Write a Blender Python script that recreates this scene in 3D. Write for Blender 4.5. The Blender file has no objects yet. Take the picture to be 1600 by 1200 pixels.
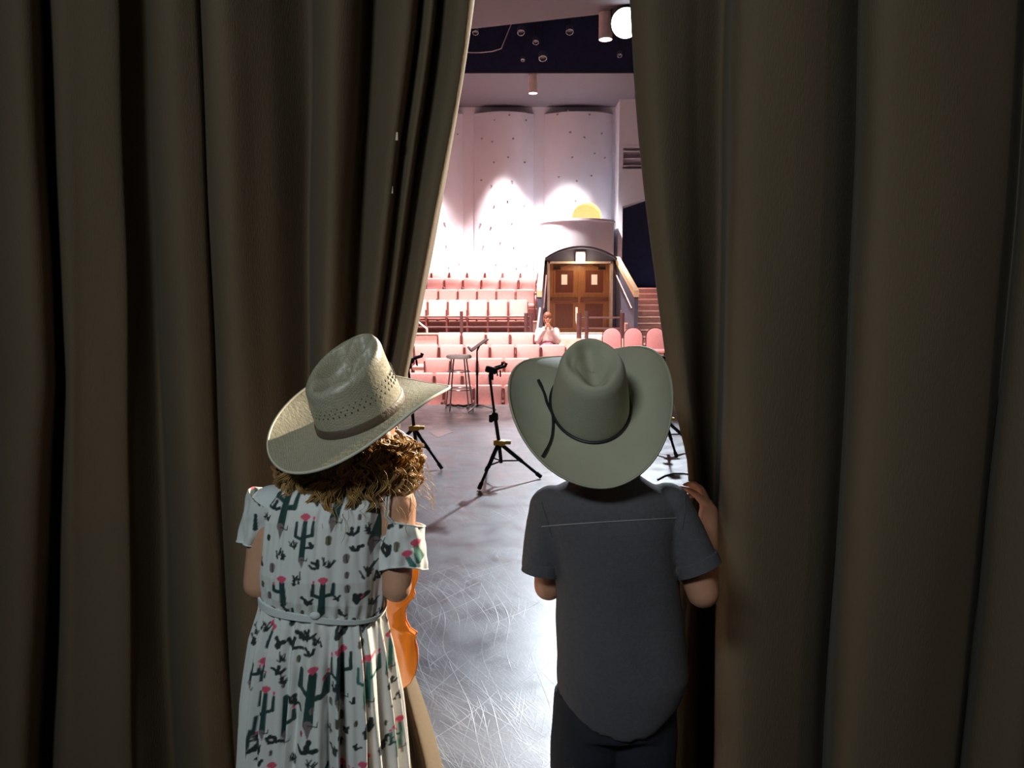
import bpy, bmesh, math, random
import numpy as np
from mathutils import Vector, Matrix, Euler, noise
from mathutils.bvhtree import BVHTree

PI = math.pi
scene = bpy.context.scene
C = scene.collection
random.seed(7)

# ------------------------------------------------------------------ camera, world, lights, exposure
F_PX = 1200.0
PITCH = math.atan(0.1)
CAM_H = 1.6
cam_d = bpy.data.cameras.new('camera')
cam_d.sensor_width = 36.0
cam_d.lens = 36.0 * F_PX / 1600.0
cam_d.clip_start = 0.05
cam = bpy.data.objects.new('camera', cam_d)
C.objects.link(cam)
cam.location = (0, 0, CAM_H)
cam.rotation_euler = (PI / 2 - PITCH, 0, 0)
scene.camera = cam

world = bpy.data.worlds.new('world')
scene.world = world
world.use_nodes = True
world.node_tree.nodes['Background'].inputs[0].default_value = (0.55, 0.62, 0.6, 1)
world.node_tree.nodes['Background'].inputs[1].default_value = 0.01

scene.view_settings.view_transform = 'Standard'
scene.view_settings.look = 'None'
scene.view_settings.exposure = 0.0
scene.view_settings.gamma = 1.0
scene.view_settings.use_curve_mapping = False


def look_at(o, tgt):
    d = Vector(tgt) - o.location
    o.rotation_euler = d.to_track_quat('-Z', 'Y').to_euler()


def spot(name, loc, tgt, power, col, angle, blend=0.5, size=0.1):
    l = bpy.data.lights.new(name, 'SPOT')
    l.energy = power
    l.color = col
    l.spot_size = math.radians(angle)
    l.spot_blend = blend
    l.shadow_soft_size = size
    o = bpy.data.objects.new(name, l)
    C.objects.link(o)
    o.location = loc
    look_at(o, tgt)
    return o


def area(name, loc, tgt, power, col, sx, sy):
    l = bpy.data.lights.new(name, 'AREA')
    l.energy = power
    l.color = col
    l.shape = 'RECTANGLE'
    l.size = sx
    l.size_y = sy
    l.spread = math.radians(125)
    o = bpy.data.objects.new(name, l)
    C.objects.link(o)
    o.location = loc
    look_at(o, tgt)
    return o


LAMP = (2.42, 17.0, 7.62)                     # the glaring stage spotlight at the ceiling edge
spot('stage_spot_light', (2.36, 16.65, 7.45), (0.3, 4.0, 0.0), 11500, (0.82, 0.91, 1.0), 46, 0.4, 0.16)
spot('stage_side_spot_light', (6.8, 8.5, 6.2), (-0.35, 1.95, 0.95), 15000, (1.0, 0.86, 0.66), 17, 0.6, 0.12)
# warm house lighting hung in the ceiling slot over the seats
for k, (x, y, e) in enumerate([(-3.4, 15.6, 5200), (-0.4, 15.6, 5200), (4.2, 15.2, 1500)]):
    spot('house_light', (x, y, 7.7), (x * 0.8 - 0.4, 17.0, 0.8), e, (1.0, 0.82, 0.76), 84, 0.7, 0.2)
spot('stage_wash_light', (-1.5, 5.0, 7.6), (-0.8, 12.5, 0.2), 2000, (1.0, 0.80, 0.76), 50, 0.8, 0.2)
# recessed wall washers close to the back wall
WASH = [(-2.9, 23.35, 7000, 66), (-0.20, 23.45, 9500, 66), (1.45, 23.1, 12500, 76), (-5.2, 23.4, 5000, 62)]
for x, y, e, an in WASH:
    spot('wall_washer_light', (x, y, 7.7), (x, y + 0.25, 2.0), e, (1.0, 0.86, 0.82), an, 0.85, 0.15)
# backstage work light on the wings' ceiling, behind the camera
area('work_light', (-1.1, -1.3, 3.3), (0.45, 1.8, 1.2), 22, (0.84, 0.97, 1.0), 0.8, 0.4)
area('work_light', (4.2, -1.2, 4.4), (2.6, 2.0, 0.9), 6, (1.0, 0.72, 0.45), 0.6, 0.4)

CP, SP = math.cos(PITCH), math.sin(PITCH)


def at(px, py, Y):
    """the world point at distance Y seen at a pixel of the 1600x1200 photograph"""
    xr, yu = (px - 800) / F_PX, -(py - 600) / F_PX
    t = Y / (CP + yu * SP)
    return Vector((xr * t, Y, CAM_H + (-SP + yu * CP) * t))


# ------------------------------------------------------------------ materials
MATS = {}


def mat(name, col, rough=0.6, metal=0.0, var=0.12, scale=8.0, bump=0.0, bscale=60.0, sheen=0.0,
        stretch=None, emit=None, estr=0.0, spec=None, coat=0.0):
    m = bpy.data.materials.new(name)
    m.use_nodes = True
    nt = m.node_tree
    b = nt.nodes['Principled BSDF']
    tc = nt.nodes.new('ShaderNodeTexCoord')
    mp = nt.nodes.new('ShaderNodeMapping')
    nt.links.new(tc.outputs['Object'], mp.inputs['Vector'])
    if stretch:
        mp.inputs['Scale'].default_value = stretch
    n = nt.nodes.new('ShaderNodeTexNoise')
    n.inputs['Scale'].default_value = scale
    n.inputs['Detail'].default_value = 5
    nt.links.new(mp.outputs['Vector'], n.inputs['Vector'])
    r = nt.nodes.new('ShaderNodeValToRGB')
    r.color_ramp.elements[0].position = 0.3
    r.color_ramp.elements[1].position = 0.7
    r.color_ramp.elements[0].color = tuple(c * (1 - var) for c in col) + (1,)
    r.color_ramp.elements[1].color = tuple(min(1, c * (1 + var)) for c in col) + (1,)
    nt.links.new(n.outputs['Fac'], r.inputs['Fac'])
    nt.links.new(r.outputs['Color'], b.inputs['Base Color'])
    b.inputs['Roughness'].default_value = rough
    b.inputs['Metallic'].default_value = metal
    if spec is not None:
        b.inputs['Specular IOR Level'].default_value = spec
    if coat:
        b.inputs['Coat Weight'].default_value = coat
        b.inputs['Coat Roughness'].default_value = 0.12
    if sheen:
        b.inputs['Sheen Weight'].default_value = sheen
        b.inputs['Sheen Roughness'].default_value = 0.4
    if bump:
        n2 = nt.nodes.new('ShaderNodeTexNoise')
        n2.inputs['Scale'].default_value = bscale
        n2.inputs['Detail'].default_value = 4
        nt.links.new(mp.outputs['Vector'], n2.inputs['Vector'])
        bp = nt.nodes.new('ShaderNodeBump')
        bp.inputs['Strength'].default_value = bump
        bp.inputs['Distance'].default_value = 0.01
        nt.links.new(n2.outputs['Fac'], bp.inputs['Height'])
        nt.links.new(bp.outputs['Normal'], b.inputs['Normal'])
    if emit:
        b.inputs['Emission Color'].default_value = tuple(emit) + (1,)
        b.inputs['Emission Strength'].default_value = estr
    MATS[name] = m
    return m


mat('curtain', (0.140, 0.102, 0.063), 0.9, var=0.10, scale=3.0, bump=0.25, bscale=260, sheen=0.05, spec=0.15, stretch=(1, 1, 0.25))
mat('tape_tag', (0.62, 0.58, 0.48), 0.7)
mat('skin', (0.62, 0.33, 0.21), 0.5, var=0.05, scale=20, bump=0.05, bscale=120)
mat('skin_boy', (0.52, 0.25, 0.155), 0.5, var=0.05, scale=20, bump=0.05, bscale=120)
mat('felt', (0.36, 0.345, 0.25), 0.75, var=0.04, scale=14, bump=0.08, bscale=300)
mat('cord', (0.012, 0.013, 0.012), 0.45)
mat('ribbon', (0.10, 0.07, 0.045), 0.5, bump=0.2, bscale=150)
mat('hole', (0.05, 0.045, 0.03), 0.9)
mat('edge_binding', (0.72, 0.68, 0.55), 0.6)
mat('shirt', (0.080, 0.076, 0.086), 0.9, var=0.10, scale=120, bump=0.2, bscale=400)
mat('stitch', (0.30, 0.29, 0.29), 0.8)
mat('denim', (0.012, 0.014, 0.024), 0.9, var=0.15, scale=90, bump=0.3, bscale=500)
mat('shoe', (0.05, 0.035, 0.025), 0.5)
mat('dress_plain', (0.70, 0.74, 0.74), 0.75, var=0.03, bump=0.1, bscale=200)
mat('hair', (0.46, 0.27, 0.095), 0.4, var=0.3, scale=40)
mat('hair_dark', (0.10, 0.05, 0.025), 0.5, var=0.3, scale=30)
mat('varnish', (0.78, 0.24, 0.025), 0.22, var=0.18, scale=5, stretch=(9, 1, 1), coat=0.6)
mat('varnish_rib', (0.55, 0.14, 0.02), 0.25, var=0.15, coat=0.5)
mat('ebony', (0.012, 0.010, 0.009), 0.35)
mat('ivory', (0.75, 0.70, 0.62), 0.5)
mat('black_metal', (0.018, 0.017, 0.018), 0.38, metal=0.3)
mat('black_rubber', (0.012, 0.012, 0.012), 0.7)
mat('yellow_plastic', (0.75, 0.45, 0.05), 0.45)
mat('chrome', (0.62, 0.60, 0.60), 0.28, metal=0.9)
mat('stool_seat', (0.85, 0.80, 0.76), 0.5)
mat('seat_fabric', (0.72, 0.42, 0.40), 0.85, var=0.08, scale=30, bump=0.15, bscale=200)
mat('seat_arm', (0.17, 0.05, 0.045), 0.6)
mat('chair_fabric', (0.62, 0.30, 0.31), 0.85, var=0.08, scale=30)
mat('rail', (0.12, 0.055, 0.055), 0.4, metal=0.2)
mat('handrail_wood', (0.60, 0.42, 0.26), 0.5)
mat('tier', (0.34, 0.20, 0.18), 0.9, var=0.15, scale=14)
mat('nosing', (0.78, 0.55, 0.48), 0.6)
mat('wall_white', (0.60, 0.62, 0.69), 0.85, var=0.02, scale=3, bump=0.04, bscale=40)
mat('wall_grey', (0.42, 0.39, 0.44), 0.85, var=0.03)
mat('navy', (0.014, 0.022, 0.075), 0.85, var=0.2)
mat('portal_blue', (0.055, 0.057, 0.095), 0.6, var=0.1)
mat('ceiling', (0.075, 0.07, 0.085), 0.85, var=0.03)
mat('slot_lamp', (0.16, 0.17, 0.22), 0.5)
mat('peg', (0.22, 0.17, 0.17), 0.7)
mat('door_wood', (0.25, 0.105, 0.04), 0.4, var=0.15, scale=4, stretch=(8, 8, 1))
mat('door_panel', (0.11, 0.03, 0.015), 0.4, var=0.15, scale=4, stretch=(8, 8, 1))
mat('door_frame', (0.50, 0.42, 0.36), 0.5)
mat('paper', (0.86, 0.85, 0.83), 0.7, var=0.02)
mat('niche', (0.80, 0.50, 0.20), 0.8, var=0.05)
mat('can_white', (0.88, 0.76, 0.72), 0.5)
mat('tape_pink', (0.24, 0.15, 0.14), 0.8, spec=0.2)
mat('lens', (0.9, 0.95, 1.0), 0.3, emit=(0.9, 0.96, 1.0), estr=18)
mat('can_lens', (1, 0.9, 0.85), 0.3, emit=(1.0, 0.86, 0.80), estr=6)
mat('door_lamp', (1, 0.95, 0.85), 0.3, emit=(1.0, 0.93, 0.78), estr=5)
mat('person_white', (0.66, 0.58, 0.55), 0.85)
mat('person_floral', (0.50, 0.20, 0.26), 0.85, var=0.6, scale=28)
mat('hair_red', (0.24, 0.075, 0.035), 0.5)
mat('lips', (0.50, 0.17, 0.14), 0.5)
mat('eye', (0.05, 0.035, 0.03), 0.25)
mat('backstage', (0.06, 0.055, 0.05), 0.9)


def floor_material():
    m = bpy.data.materials.new('stage_floor')
    m.use_nodes = True
    nt = m.node_tree
    N, L = nt.nodes.new, nt.links.new
    b = nt.nodes['Principled BSDF']
    tc = N('ShaderNodeTexCoord')

    def noise_n(scale, detail, vec, dist=0.0):
        n = N('ShaderNodeTexNoise')
        n.inputs['Scale'].default_value = scale
        n.inputs['Detail'].default_value = detail
        n.inputs['Distortion'].default_value = dist
        L(vec, n.inputs['Vector'])
        return n.outputs['Fac']

    def math_n(op, a, bb=None, clamp=False):
        n = N('ShaderNodeMath')
        n.operation = op
        n.use_clamp = clamp
        for i, v in enumerate((a, bb)):
            if v is None:
                continue
            if isinstance(v, (int, float)):
                n.inputs[i].default_value = v
            else:
                L(v, n.inputs[i])
        return n.outputs[0]

    def lines(rot, dens, along, width, length, seed, warp=0.05):
        """straight scratches: thin lanes, each with a scratch of its own start and length"""
        wv = N('ShaderNodeTexNoise')
        wv.inputs['Scale'].default_value = 0.55
        wv.inputs['Detail'].default_value = 1.0
        L(tc.outputs['Object'], wv.inputs['Vector'])
        ws = N('ShaderNodeVectorMath')
        ws.operation = 'MULTIPLY_ADD'
        L(wv.outputs['Color'], ws.inputs[0])
        ws.inputs[1].default_value = (warp * 14, warp * 14, 0)
        L(tc.outputs['Object'], ws.inputs[2])
        mp = N('ShaderNodeMapping')
        mp.inputs['Rotation'].default_value = (0, 0, math.radians(rot))
        mp.inputs['Location'].default_value = (seed * 3.71, seed * 1.37, 0)
        L(ws.outputs[0], mp.inputs['Vector'])
        sp = N('ShaderNodeSeparateXYZ')
        L(mp.outputs['Vector'], sp.inputs[0])
        u = math_n('MULTIPLY', sp.outputs[0], dens)
        wn = N('ShaderNodeTexWhiteNoise')
        wn.noise_dimensions = '1D'
        L(math_n('FLOOR', u), wn.inputs['W'])
        v = math_n('ADD', math_n('MULTIPLY', sp.outputs[1], along), math_n('MULTIPLY', wn.outputs['Value'], 37.0))
        wn2 = N('ShaderNodeTexWhiteNoise')
        wn2.noise_dimensions = '2D'
        cmb = N('ShaderNodeCombineXYZ')
        L(math_n('FLOOR', u), cmb.inputs[0])
        L(math_n('FLOOR', v), cmb.inputs[1])
        L(cmb.outputs[0], wn2.inputs['Vector'])
        du = math_n('ABSOLUTE', math_n('SUBTRACT', math_n('FRACT', u), 0.5))
        li = math_n('SUBTRACT', 1.0, math_n('DIVIDE', du, width), True)
        on = math_n('LESS_THAN', math_n('FRACT', v), math_n('MULTIPLY', wn2.outputs['Value'], length))
        st = math_n('GREATER_THAN', wn2.outputs['Value'], 0.45)
        return math_n('MULTIPLY', math_n('MULTIPLY', li, on), math_n('MULTIPLY', st, wn2.outputs['Value']))

    lay = [lines(-28, 14, .55, .035, .95, 1, .06), lines(-48, 22, .9, .05, .8, 2), lines(-12, 20, .8, .05, .7, 3), lines(38, 16, 1.1, .04, .6, 4),
           lines(-36, 70, 1.6, .14, .8, 5, .03), lines(-64, 60, 1.8, .12, .7, 6, .03), lines(5, 60, 2.2, .12, .6, 7, .03), lines(-22, 90, 2.0, .16, .8, 8, .03)]
    mask = noise_n(1.6, 3, tc.outputs['Object'])
    mk = N('ShaderNodeMapRange')
    mk.inputs['From Min'].default_value = 0.36
    mk.inputs['From Max'].default_value = 0.62
    mk.inputs['To Min'].default_value = 0.15
    L(mask, mk.inputs['Value'])
    coarse = math_n('MAXIMUM', math_n('MAXIMUM', lay[0], lay[1]), math_n('MAXIMUM', lay[2], lay[3]))
    fine = math_n('MAXIMUM', math_n('MAXIMUM', lay[4], lay[5]), math_n('MAXIMUM', lay[6], lay[7]))
    scr = math_n('MULTIPLY', math_n('MAXIMUM', coarse, math_n('MULTIPLY', fine, 0.5)), mk.outputs[0], True)
    blot = noise_n(2.3, 6, tc.outputs['Object'])
    grain = noise_n(90, 4, tc.outputs['Object'])
    cr = N('ShaderNodeValToRGB')
    cr.color_ramp.elements[0].position = 0.35
    cr.color_ramp.elements[1].position = 0.68
    cr.color_ramp.elements[0].color = (0.050, 0.047, 0.055, 1)
    cr.color_ramp.elements[1].color = (0.088, 0.080, 0.088, 1)
    L(blot, cr.inputs['Fac'])
    mix = N('ShaderNodeMix')
    mix.data_type = 'RGBA'
    L(scr, mix.inputs['Factor'])
    L(cr.outputs['Color'], mix.inputs[6])
    mix.inputs[7].default_value = (0.34, 0.34, 0.36, 1)
    L(mix.outputs[2], b.inputs['Base Color'])
    rr = N('ShaderNodeMapRange')
    rr.inputs['From Min'].default_value = 0.3
    rr.inputs['From Max'].default_value = 0.7
    rr.inputs['To Min'].default_value = 0.30
    rr.inputs['To Max'].default_value = 0.46
    L(noise_n(5.0, 6, tc.outputs['Object']), rr.inputs['Value'])
    L(math_n('ADD', rr.outputs[0], math_n('MULTIPLY', scr, 0.2)), b.inputs['Roughness'])
    bp = N('ShaderNodeBump')
    bp.inputs['Strength'].default_value = 0.22
    bp.inputs['Distance'].default_value = 0.0025
    L(math_n('ADD', math_n('MULTIPLY', grain, 0.5), scr), bp.inputs['Height'])
    L(bp.outputs['Normal'], b.inputs['Normal'])
    MATS['stage_floor'] = m


floor_material()


def straw_material():
    m = bpy.data.materials.new('straw')
    m.use_nodes = True
    nt = m.node_tree
    N, L = nt.nodes.new, nt.links.new
    b = nt.nodes['Principled BSDF']
    tc = N('ShaderNodeTexCoord')
    sep = N('ShaderNodeVectorMath')
    sep.operation = 'MULTIPLY'
    sep.inputs[1].default_value = (1, 1, 1)
    L(tc.outputs['Object'], sep.inputs[0])
    ch = N('ShaderNodeTexChecker')
    ch.inputs['Scale'].default_value = 330
    ch.inputs['Color1'].default_value = (0.52, 0.48, 0.36, 1)
    ch.inputs['Color2'].default_value = (0.38, 0.34, 0.24, 1)
    L(sep.outputs[0], ch.inputs['Vector'])
    n = N('ShaderNodeTexNoise')
    n.inputs['Scale'].default_value = 120
    L(tc.outputs['Object'], n.inputs['Vector'])
    mx = N('ShaderNodeMix')
    mx.data_type = 'RGBA'
    mx.blend_type = 'MULTIPLY'
    mx.inputs['Factor'].default_value = 0.35
    L(ch.outputs['Color'], mx.inputs[6])
    L(n.outputs['Fac'], mx.inputs[7])
    L(mx.outputs[2], b.inputs['Base Color'])
    b.inputs['Roughness'].default_value = 0.42
    bp = N('ShaderNodeBump')
    bp.inputs['Strength'].default_value = 0.5
    bp.inputs['Distance'].default_value = 0.002
    L(n.outputs['Fac'], bp.inputs['Height'])
    L(bp.outputs['Normal'], b.inputs['Normal'])
    MATS['straw'] = m


straw_material()


def print_material():
    m = bpy.data.materials.new('dress_print')
    m.use_nodes = True
    nt = m.node_tree
    b = nt.nodes['Principled BSDF']
    a = nt.nodes.new('ShaderNodeAttribute')
    a.attribute_name = 'print'
    nt.links.new(a.outputs['Color'], b.inputs['Base Color'])
    b.inputs['Roughness'].default_value = 0.7
    b.inputs['Sheen Weight'].default_value = 0.1
    n = nt.nodes.new('ShaderNodeTexNoise')
    n.inputs['Scale'].default_value = 220
    bp = nt.nodes.new('ShaderNodeBump')
    bp.inputs['Strength'].default_value = 0.12
    bp.inputs['Distance'].default_value = 0.004
    nt.links.new(n.outputs['Fac'], bp.inputs['Height'])
    nt.links.new(bp.outputs['Normal'], b.inputs['Normal'])
    MATS['dress_print'] = m


print_material()


# ------------------------------------------------------------------ mesh helpers
class MB:
    def __init__(self):
        self.v = []
        self.f = []

    def add(self, vs, fs):
        o = len(self.v)
        self.v += [tuple(p) for p in vs]
        self.f += [tuple(i + o for i in q) for q in fs]
        return self

    def box(self, x0, x1, y0, y1, z0, z1, M=None):
        vs = [Vector(p) for p in ((x0, y0, z0), (x1, y0, z0), (x1, y1, z0), (x0, y1, z0),
                                  (x0, y0, z1), (x1, y0, z1), (x1, y1, z1), (x0, y1, z1))]
        if M is not None:
            vs = [M @ p for p in vs]
        return self.add(vs, [(3, 2, 1, 0), (4, 5, 6, 7), (0, 1, 5, 4), (1, 2, 6, 5), (2, 3, 7, 6), (3, 0, 4, 7)])

    def rbox(self, x0, x1, y0, y1, z0, z1, r=0.02, seg=2, M=None):
        bm = bmesh.new()
        bmesh.ops.create_cube(bm, size=1)
        for q in bm.verts:
            q.co = Vector(((x0 + x1) / 2 + q.co.x * (x1 - x0), (y0 + y1) / 2 + q.co.y * (y1 - y0), (z0 + z1) / 2 + q.co.z * (z1 - z0)))
        bmesh.ops.bevel(bm, geom=bm.edges[:], offset=r, segments=seg, profile=0.5, affect='EDGES')
        bm.verts.ensure_lookup_table()
        vs = [(M @ q.co if M is not None else q.co.copy()) for q in bm.verts]
        fs = [tuple(q.index for q in fc.verts) for fc in bm.faces]
        bm.free()
        return self.add(vs, fs)

    def loft(self, rings, cap=True, close=True):
        n = len(rings[0])
        vs = [p for r in rings for p in r]
        fs = []
        for i in range(len(rings) - 1):
            for j in range(n if close else n - 1):
                k = (j + 1) % n
                fs.append((i * n + j, i * n + k, (i + 1) * n + k, (i + 1) * n + j))
        if cap:
            fs.append(tuple(reversed(range(n))))
            fs.append(tuple((len(rings) - 1) * n + j for j in range(n)))
        return self.add(vs, fs)

    def tube(self, pts, rad, n=8, cap=True):
        pts = [Vector(p) for p in pts]
        if isinstance(rad, (int, float)):
            rad = [rad] * len(pts)
        rings = []
        up = None
        for i, p in enumerate(pts):
            d = (pts[min(i + 1, len(pts) - 1)] - pts[max(i - 1, 0)])
            d = d.normalized() if d.length > 1e-9 else Vector((0, 0, 1))
            if up is None:
                up = Vector((0, 0, 1)) if abs(d.z) < 0.9 else Vector((0, 1, 0))
            a = d.cross(up)
            a = a.normalized() if a.length > 1e-6 else Vector((1, 0, 0))
            b2 = a.cross(d).normalized()
            up = b2
            rings.append([p + (a * math.cos(2 * PI * k / n) + b2 * math.sin(2 * PI * k / n)) * rad[i] for k in range(n)])
        return self.loft(rings, cap)

    def lathe(self, prof, c=(0, 0, 0), n=24, M=None):
        c = Vector(c)
        rings = []
        for r, z in prof:
            rg = [Vector((r * math.cos(2 * PI * k / n), r * math.sin(2 * PI * k / n), z)) + c for k in range(n)]
            if M is not None:
                rg = [M @ p for p in rg]
            rings.append(rg)
        return self.loft(rings, True)

    def ball(self, c, r, n=14, m=9, M=None):
        if isinstance(r, (int, float)):
            r = (r, r, r)
        c = Vector(c)
        rings = []
        for i in range(m + 1):
            t = -PI / 2 + PI * (i + 0.02) / (m + 0.04)
            rg = [Vector((r[0] * math.cos(t) * math.cos(2 * PI * k / n), r[1] * math.cos(t) * math.sin(2 * PI * k / n), r[2] * math.sin(t))) for k in range(n)]
            if M is not None:
                rg = [M @ p for p in rg]
            rings.append([p + c for p in rg])
        return self.loft(rings, True)

    def limb(self, pts, rad, n=14):
        """a chain of tapering segments with round joints"""
        for i in range(len(pts) - 1):
            self.tube([pts[i], pts[i + 1]], [rad[i], rad[i + 1]], n)
        for p, r in zip(pts, rad):
            self.ball(p, r * 0.995, n)
        return self

    def mesh(self, name):
        me = bpy.data.meshes.new(name)
        me.from_pydata([tuple(p) for p in self.v], [], self.f)
        me.update()
        return me


def wloc(o):
    l = Vector((0, 0, 0))
    while o is not None:
        l += o.location
        o = o.parent
    return l


def obj(name, mb, m, parent=None, smooth=None, local=False, loc=None):
    me = mb.mesh(name) if isinstance(mb, MB) else mb
    o = bpy.data.objects.new(name, me)
    C.objects.link(o)
    if m:
        me.materials.clear()
        me.materials.append(MATS[m])
    off = Vector((0, 0, 0))
    if parent is not None:
        o.parent = parent
        if not local:
            off = wloc(parent)
    elif loc is not None:
        off = Vector(loc)
        o.location = loc
    if off.length > 0:
        me.transform(Matrix.Translation(-off))
    if smooth is not None:
        me.polygons.foreach_set('use_smooth', [True] * len(me.polygons))
        if smooth < 179:
            me.set_sharp_from_angle(angle=math.radians(smooth))
    return o


def thing(name, label, cat, loc=(0, 0, 0), rotz=0.0, group=None):
    o = bpy.data.objects.new(name, None)
    o.empty_display_size = 0.1
    C.objects.link(o)
    o.location = loc
    o.rotation_euler = (0, 0, rotz)
    return tag(o, label, cat, group)


def tag(o, label, cat, group=None):
    o['label'] = label
    o['category'] = cat
    if group:
        o['group'] = group
    return o


def struct(name, mb, m, parent=None, smooth=None):
    o = obj(name, mb, m, parent, smooth)
    if parent is None:
        o['kind'] = 'structure'
    return o


def remesh(mb, voxel, iters=6, factor=0.5):
    """fuse the overlapping shapes into one continuous surface"""
    o = bpy.data.objects.new('temporary', mb.mesh('temporary'))
    C.objects.link(o)
    r = o.modifiers.new('r', 'REMESH')
    r.mode = 'VOXEL'
    r.voxel_size = voxel
    if iters:
        s = o.modifiers.new('s', 'SMOOTH')
        s.iterations = iters
        s.factor = factor
    dg = bpy.context.evaluated_depsgraph_get()
    me = bpy.data.meshes.new_from_object(o.evaluated_get(dg))
    old = o.data
    bpy.data.objects.remove(o)
    bpy.data.meshes.remove(old)
    return me


def evaluated(o):
    """apply the modifiers of an object"""
    dg = bpy.context.evaluated_depsgraph_get()
    me = bpy.data.meshes.new_from_object(o.evaluated_get(dg))
    old = o.data
    o.modifiers.clear()
    o.data = me
    bpy.data.meshes.remove(old)


def dup(root, loc, rotz, label=None, group=None):
    r = root.copy()
    C.objects.link(r)
    r.location = loc
    r.rotation_euler = (0, 0, rotz)
    if label:
        r['label'] = label
    if group:
        r['group'] = group
    for ch in list(root.children):
        c = ch.copy()
        C.objects.link(c)
        c.parent = r
        for g in ch.children:
            d = g.copy()
            C.objects.link(d)
            d.parent = c
    return r


# ------------------------------------------------------------------ the setting: stage, house and wings
def boxm(*a):
    return MB().box(*a)


struct('floor', boxm(-11, 11, -4, 12.6, -0.65, 0.0), 'stage_floor')
struct('floor_house', boxm(-11, 11, 12.6, 25.6, -0.85, -0.64), 'tier')
struct('wall_left', boxm(-11.2, -11, 2.3, 25.6, -0.65, 10), 'wall_grey')
struct('wall_right', boxm(11, 11.2, 2.3, 25.6, -0.65, 10), 'wall_grey')
struct('wall_header', boxm(-11, 11, 2.45, 2.6, 5.0, 8.1), 'backstage')
struct('wall_wing_left', boxm(-6.2, -6, -4, 2.6, 0, 5.2), 'backstage')
struct('wall_wing_right', boxm(6, 6.2, -4, 2.6, 0, 5.2), 'backstage')
struct('wall_wing_back', boxm(-6.2, 6.2, -4.2, -4, 0, 5.2), 'backstage')
struct('ceiling_wing', boxm(-6.2, 6.2, -4.2, 2.6, 5.2, 5.35), 'backstage')
struct('wall_proscenium_left', boxm(-11, -6, 2.4, 2.6, 0, 5.0), 'backstage')
struct('wall_proscenium_right', boxm(6, 11, 2.4, 2.6, 0, 5.0), 'backstage')

ZC = 7.9
edge = [(x, 18.2 - 0.307 * (x + 0.95)) for x in (-11, -0.95, 2.63, 11)]
lo = [(-11, 2.6), (11, 2.6)] + list(reversed(edge))
cp = MB()
cp.add([(x, y, ZC) for x, y in lo] + [(x, y, ZC + 0.2) for x, y in lo],
       [(5, 4, 3, 2, 1, 0), (6, 7, 8, 9, 10, 11)] + [(i, (i + 1) % 6, (i + 1) % 6 + 6, i + 6) for i in range(6)])
struct('ceiling', cp, 'ceiling')
struct('ceiling_soffit', boxm(-11, 11, 21.7, 25.6, 7.95, 7.98), 'ceiling')
struct('ceiling_slot_back', boxm(-11, 11, 21.705, 21.9, 7.98, 10.2), 'navy')
struct('ceiling_slot_top', boxm(-11, 11, 12, 21.9, 10.0, 10.2), 'navy')

# back wall: a flat wall with tall convex plaster bays, small pegs scattered over them
struct('wall_back', boxm(-11, 3.35, 25.25, 25.6, -0.65, 8.1), 'wall_white')
BAYS = [(-8.2, -6.35), (-6.0, -4.05), (-3.62, -1.58), (-1.22, 0.69), (1.04, 3.20)]
BULGE, YB = 0.36, 25.2


def bay_y(x, a, b):
    t = (x - (a + b) / 2) / ((b - a) / 2)
    return YB - BULGE * (1 - t * t)


bays = []
for a, b in BAYS:
    m = MB()
    n = 24
    xs = [a + (b - a) * k / n for k in range(n + 1)]
    ring0 = [(x, bay_y(x, a, b)) for x in xs] + [(b, 25.3), (a, 25.3)]
    m.loft([[Vector((x, y, z)) for x, y in ring0] for z in (0.6, 2.0, 3.2, 4.2, 5.5, 7.72)])
    bays.append((a, b, struct('wall_bay', m, 'wall_white', smooth=40)))
# arched niche cut through the right-hand bay
a, b, o3 = bays[4]
NX, NZ, NR = 2.36, 4.42, 0.50
cut = MB()
prof = [(NX - NR, 3.3)] + [(NX - NR * math.cos(PI * k / 20), NZ + NR * math.sin(PI * k / 20)) for k in range(21)] + [(NX + NR, 3.3)]
cut.loft([[Vector((x, y, z)) for x, z in prof] for y in (24.0, 25.15)])
co = obj('cutter', cut, 'niche')
md = o3.modifiers.new('b', 'BOOLEAN')
md.object = co
md.operation = 'DIFFERENCE'
md.solver = 'EXACT'
evaluated(o3)
bpy.data.objects.remove(co)
nb = MB()
prof2 = [(NX - (NR - 0.004) * math.cos(PI * k / 20), NZ + (NR - 0.004) * math.sin(PI * k / 20)) for k in range(21)]
full = [(NX - NR + 0.004, 3.32)] + prof2 + [(NX + NR - 0.004, 3.32)]
nb.loft([[Vector((x, y, z)) for x, z in full] for y in (25.12, 25.145)])
obj('niche_back', nb, 'niche', o3)
jl = MB()     # the deep plaster reveal of the niche
for k in range(20):
    t0, t1 = PI * k / 20, PI * (k + 1) / 20
    q = []
    for r in (NR - 0.004, NR - 0.045):
        for y in (bay_y(NX, a, b) - 0.05, 25.13):
            for t in (t0, t1):
                q.append((NX - r * math.cos(t), y, NZ + r * math.sin(t)))
    jl.add(q, [(0, 1, 3, 2), (5, 4, 6, 7), (1, 0, 4, 5), (2, 3, 7, 6), (0, 2, 6, 4), (3, 1, 5, 7)])
obj('niche_reveal', jl, 'niche', o3)

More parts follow.
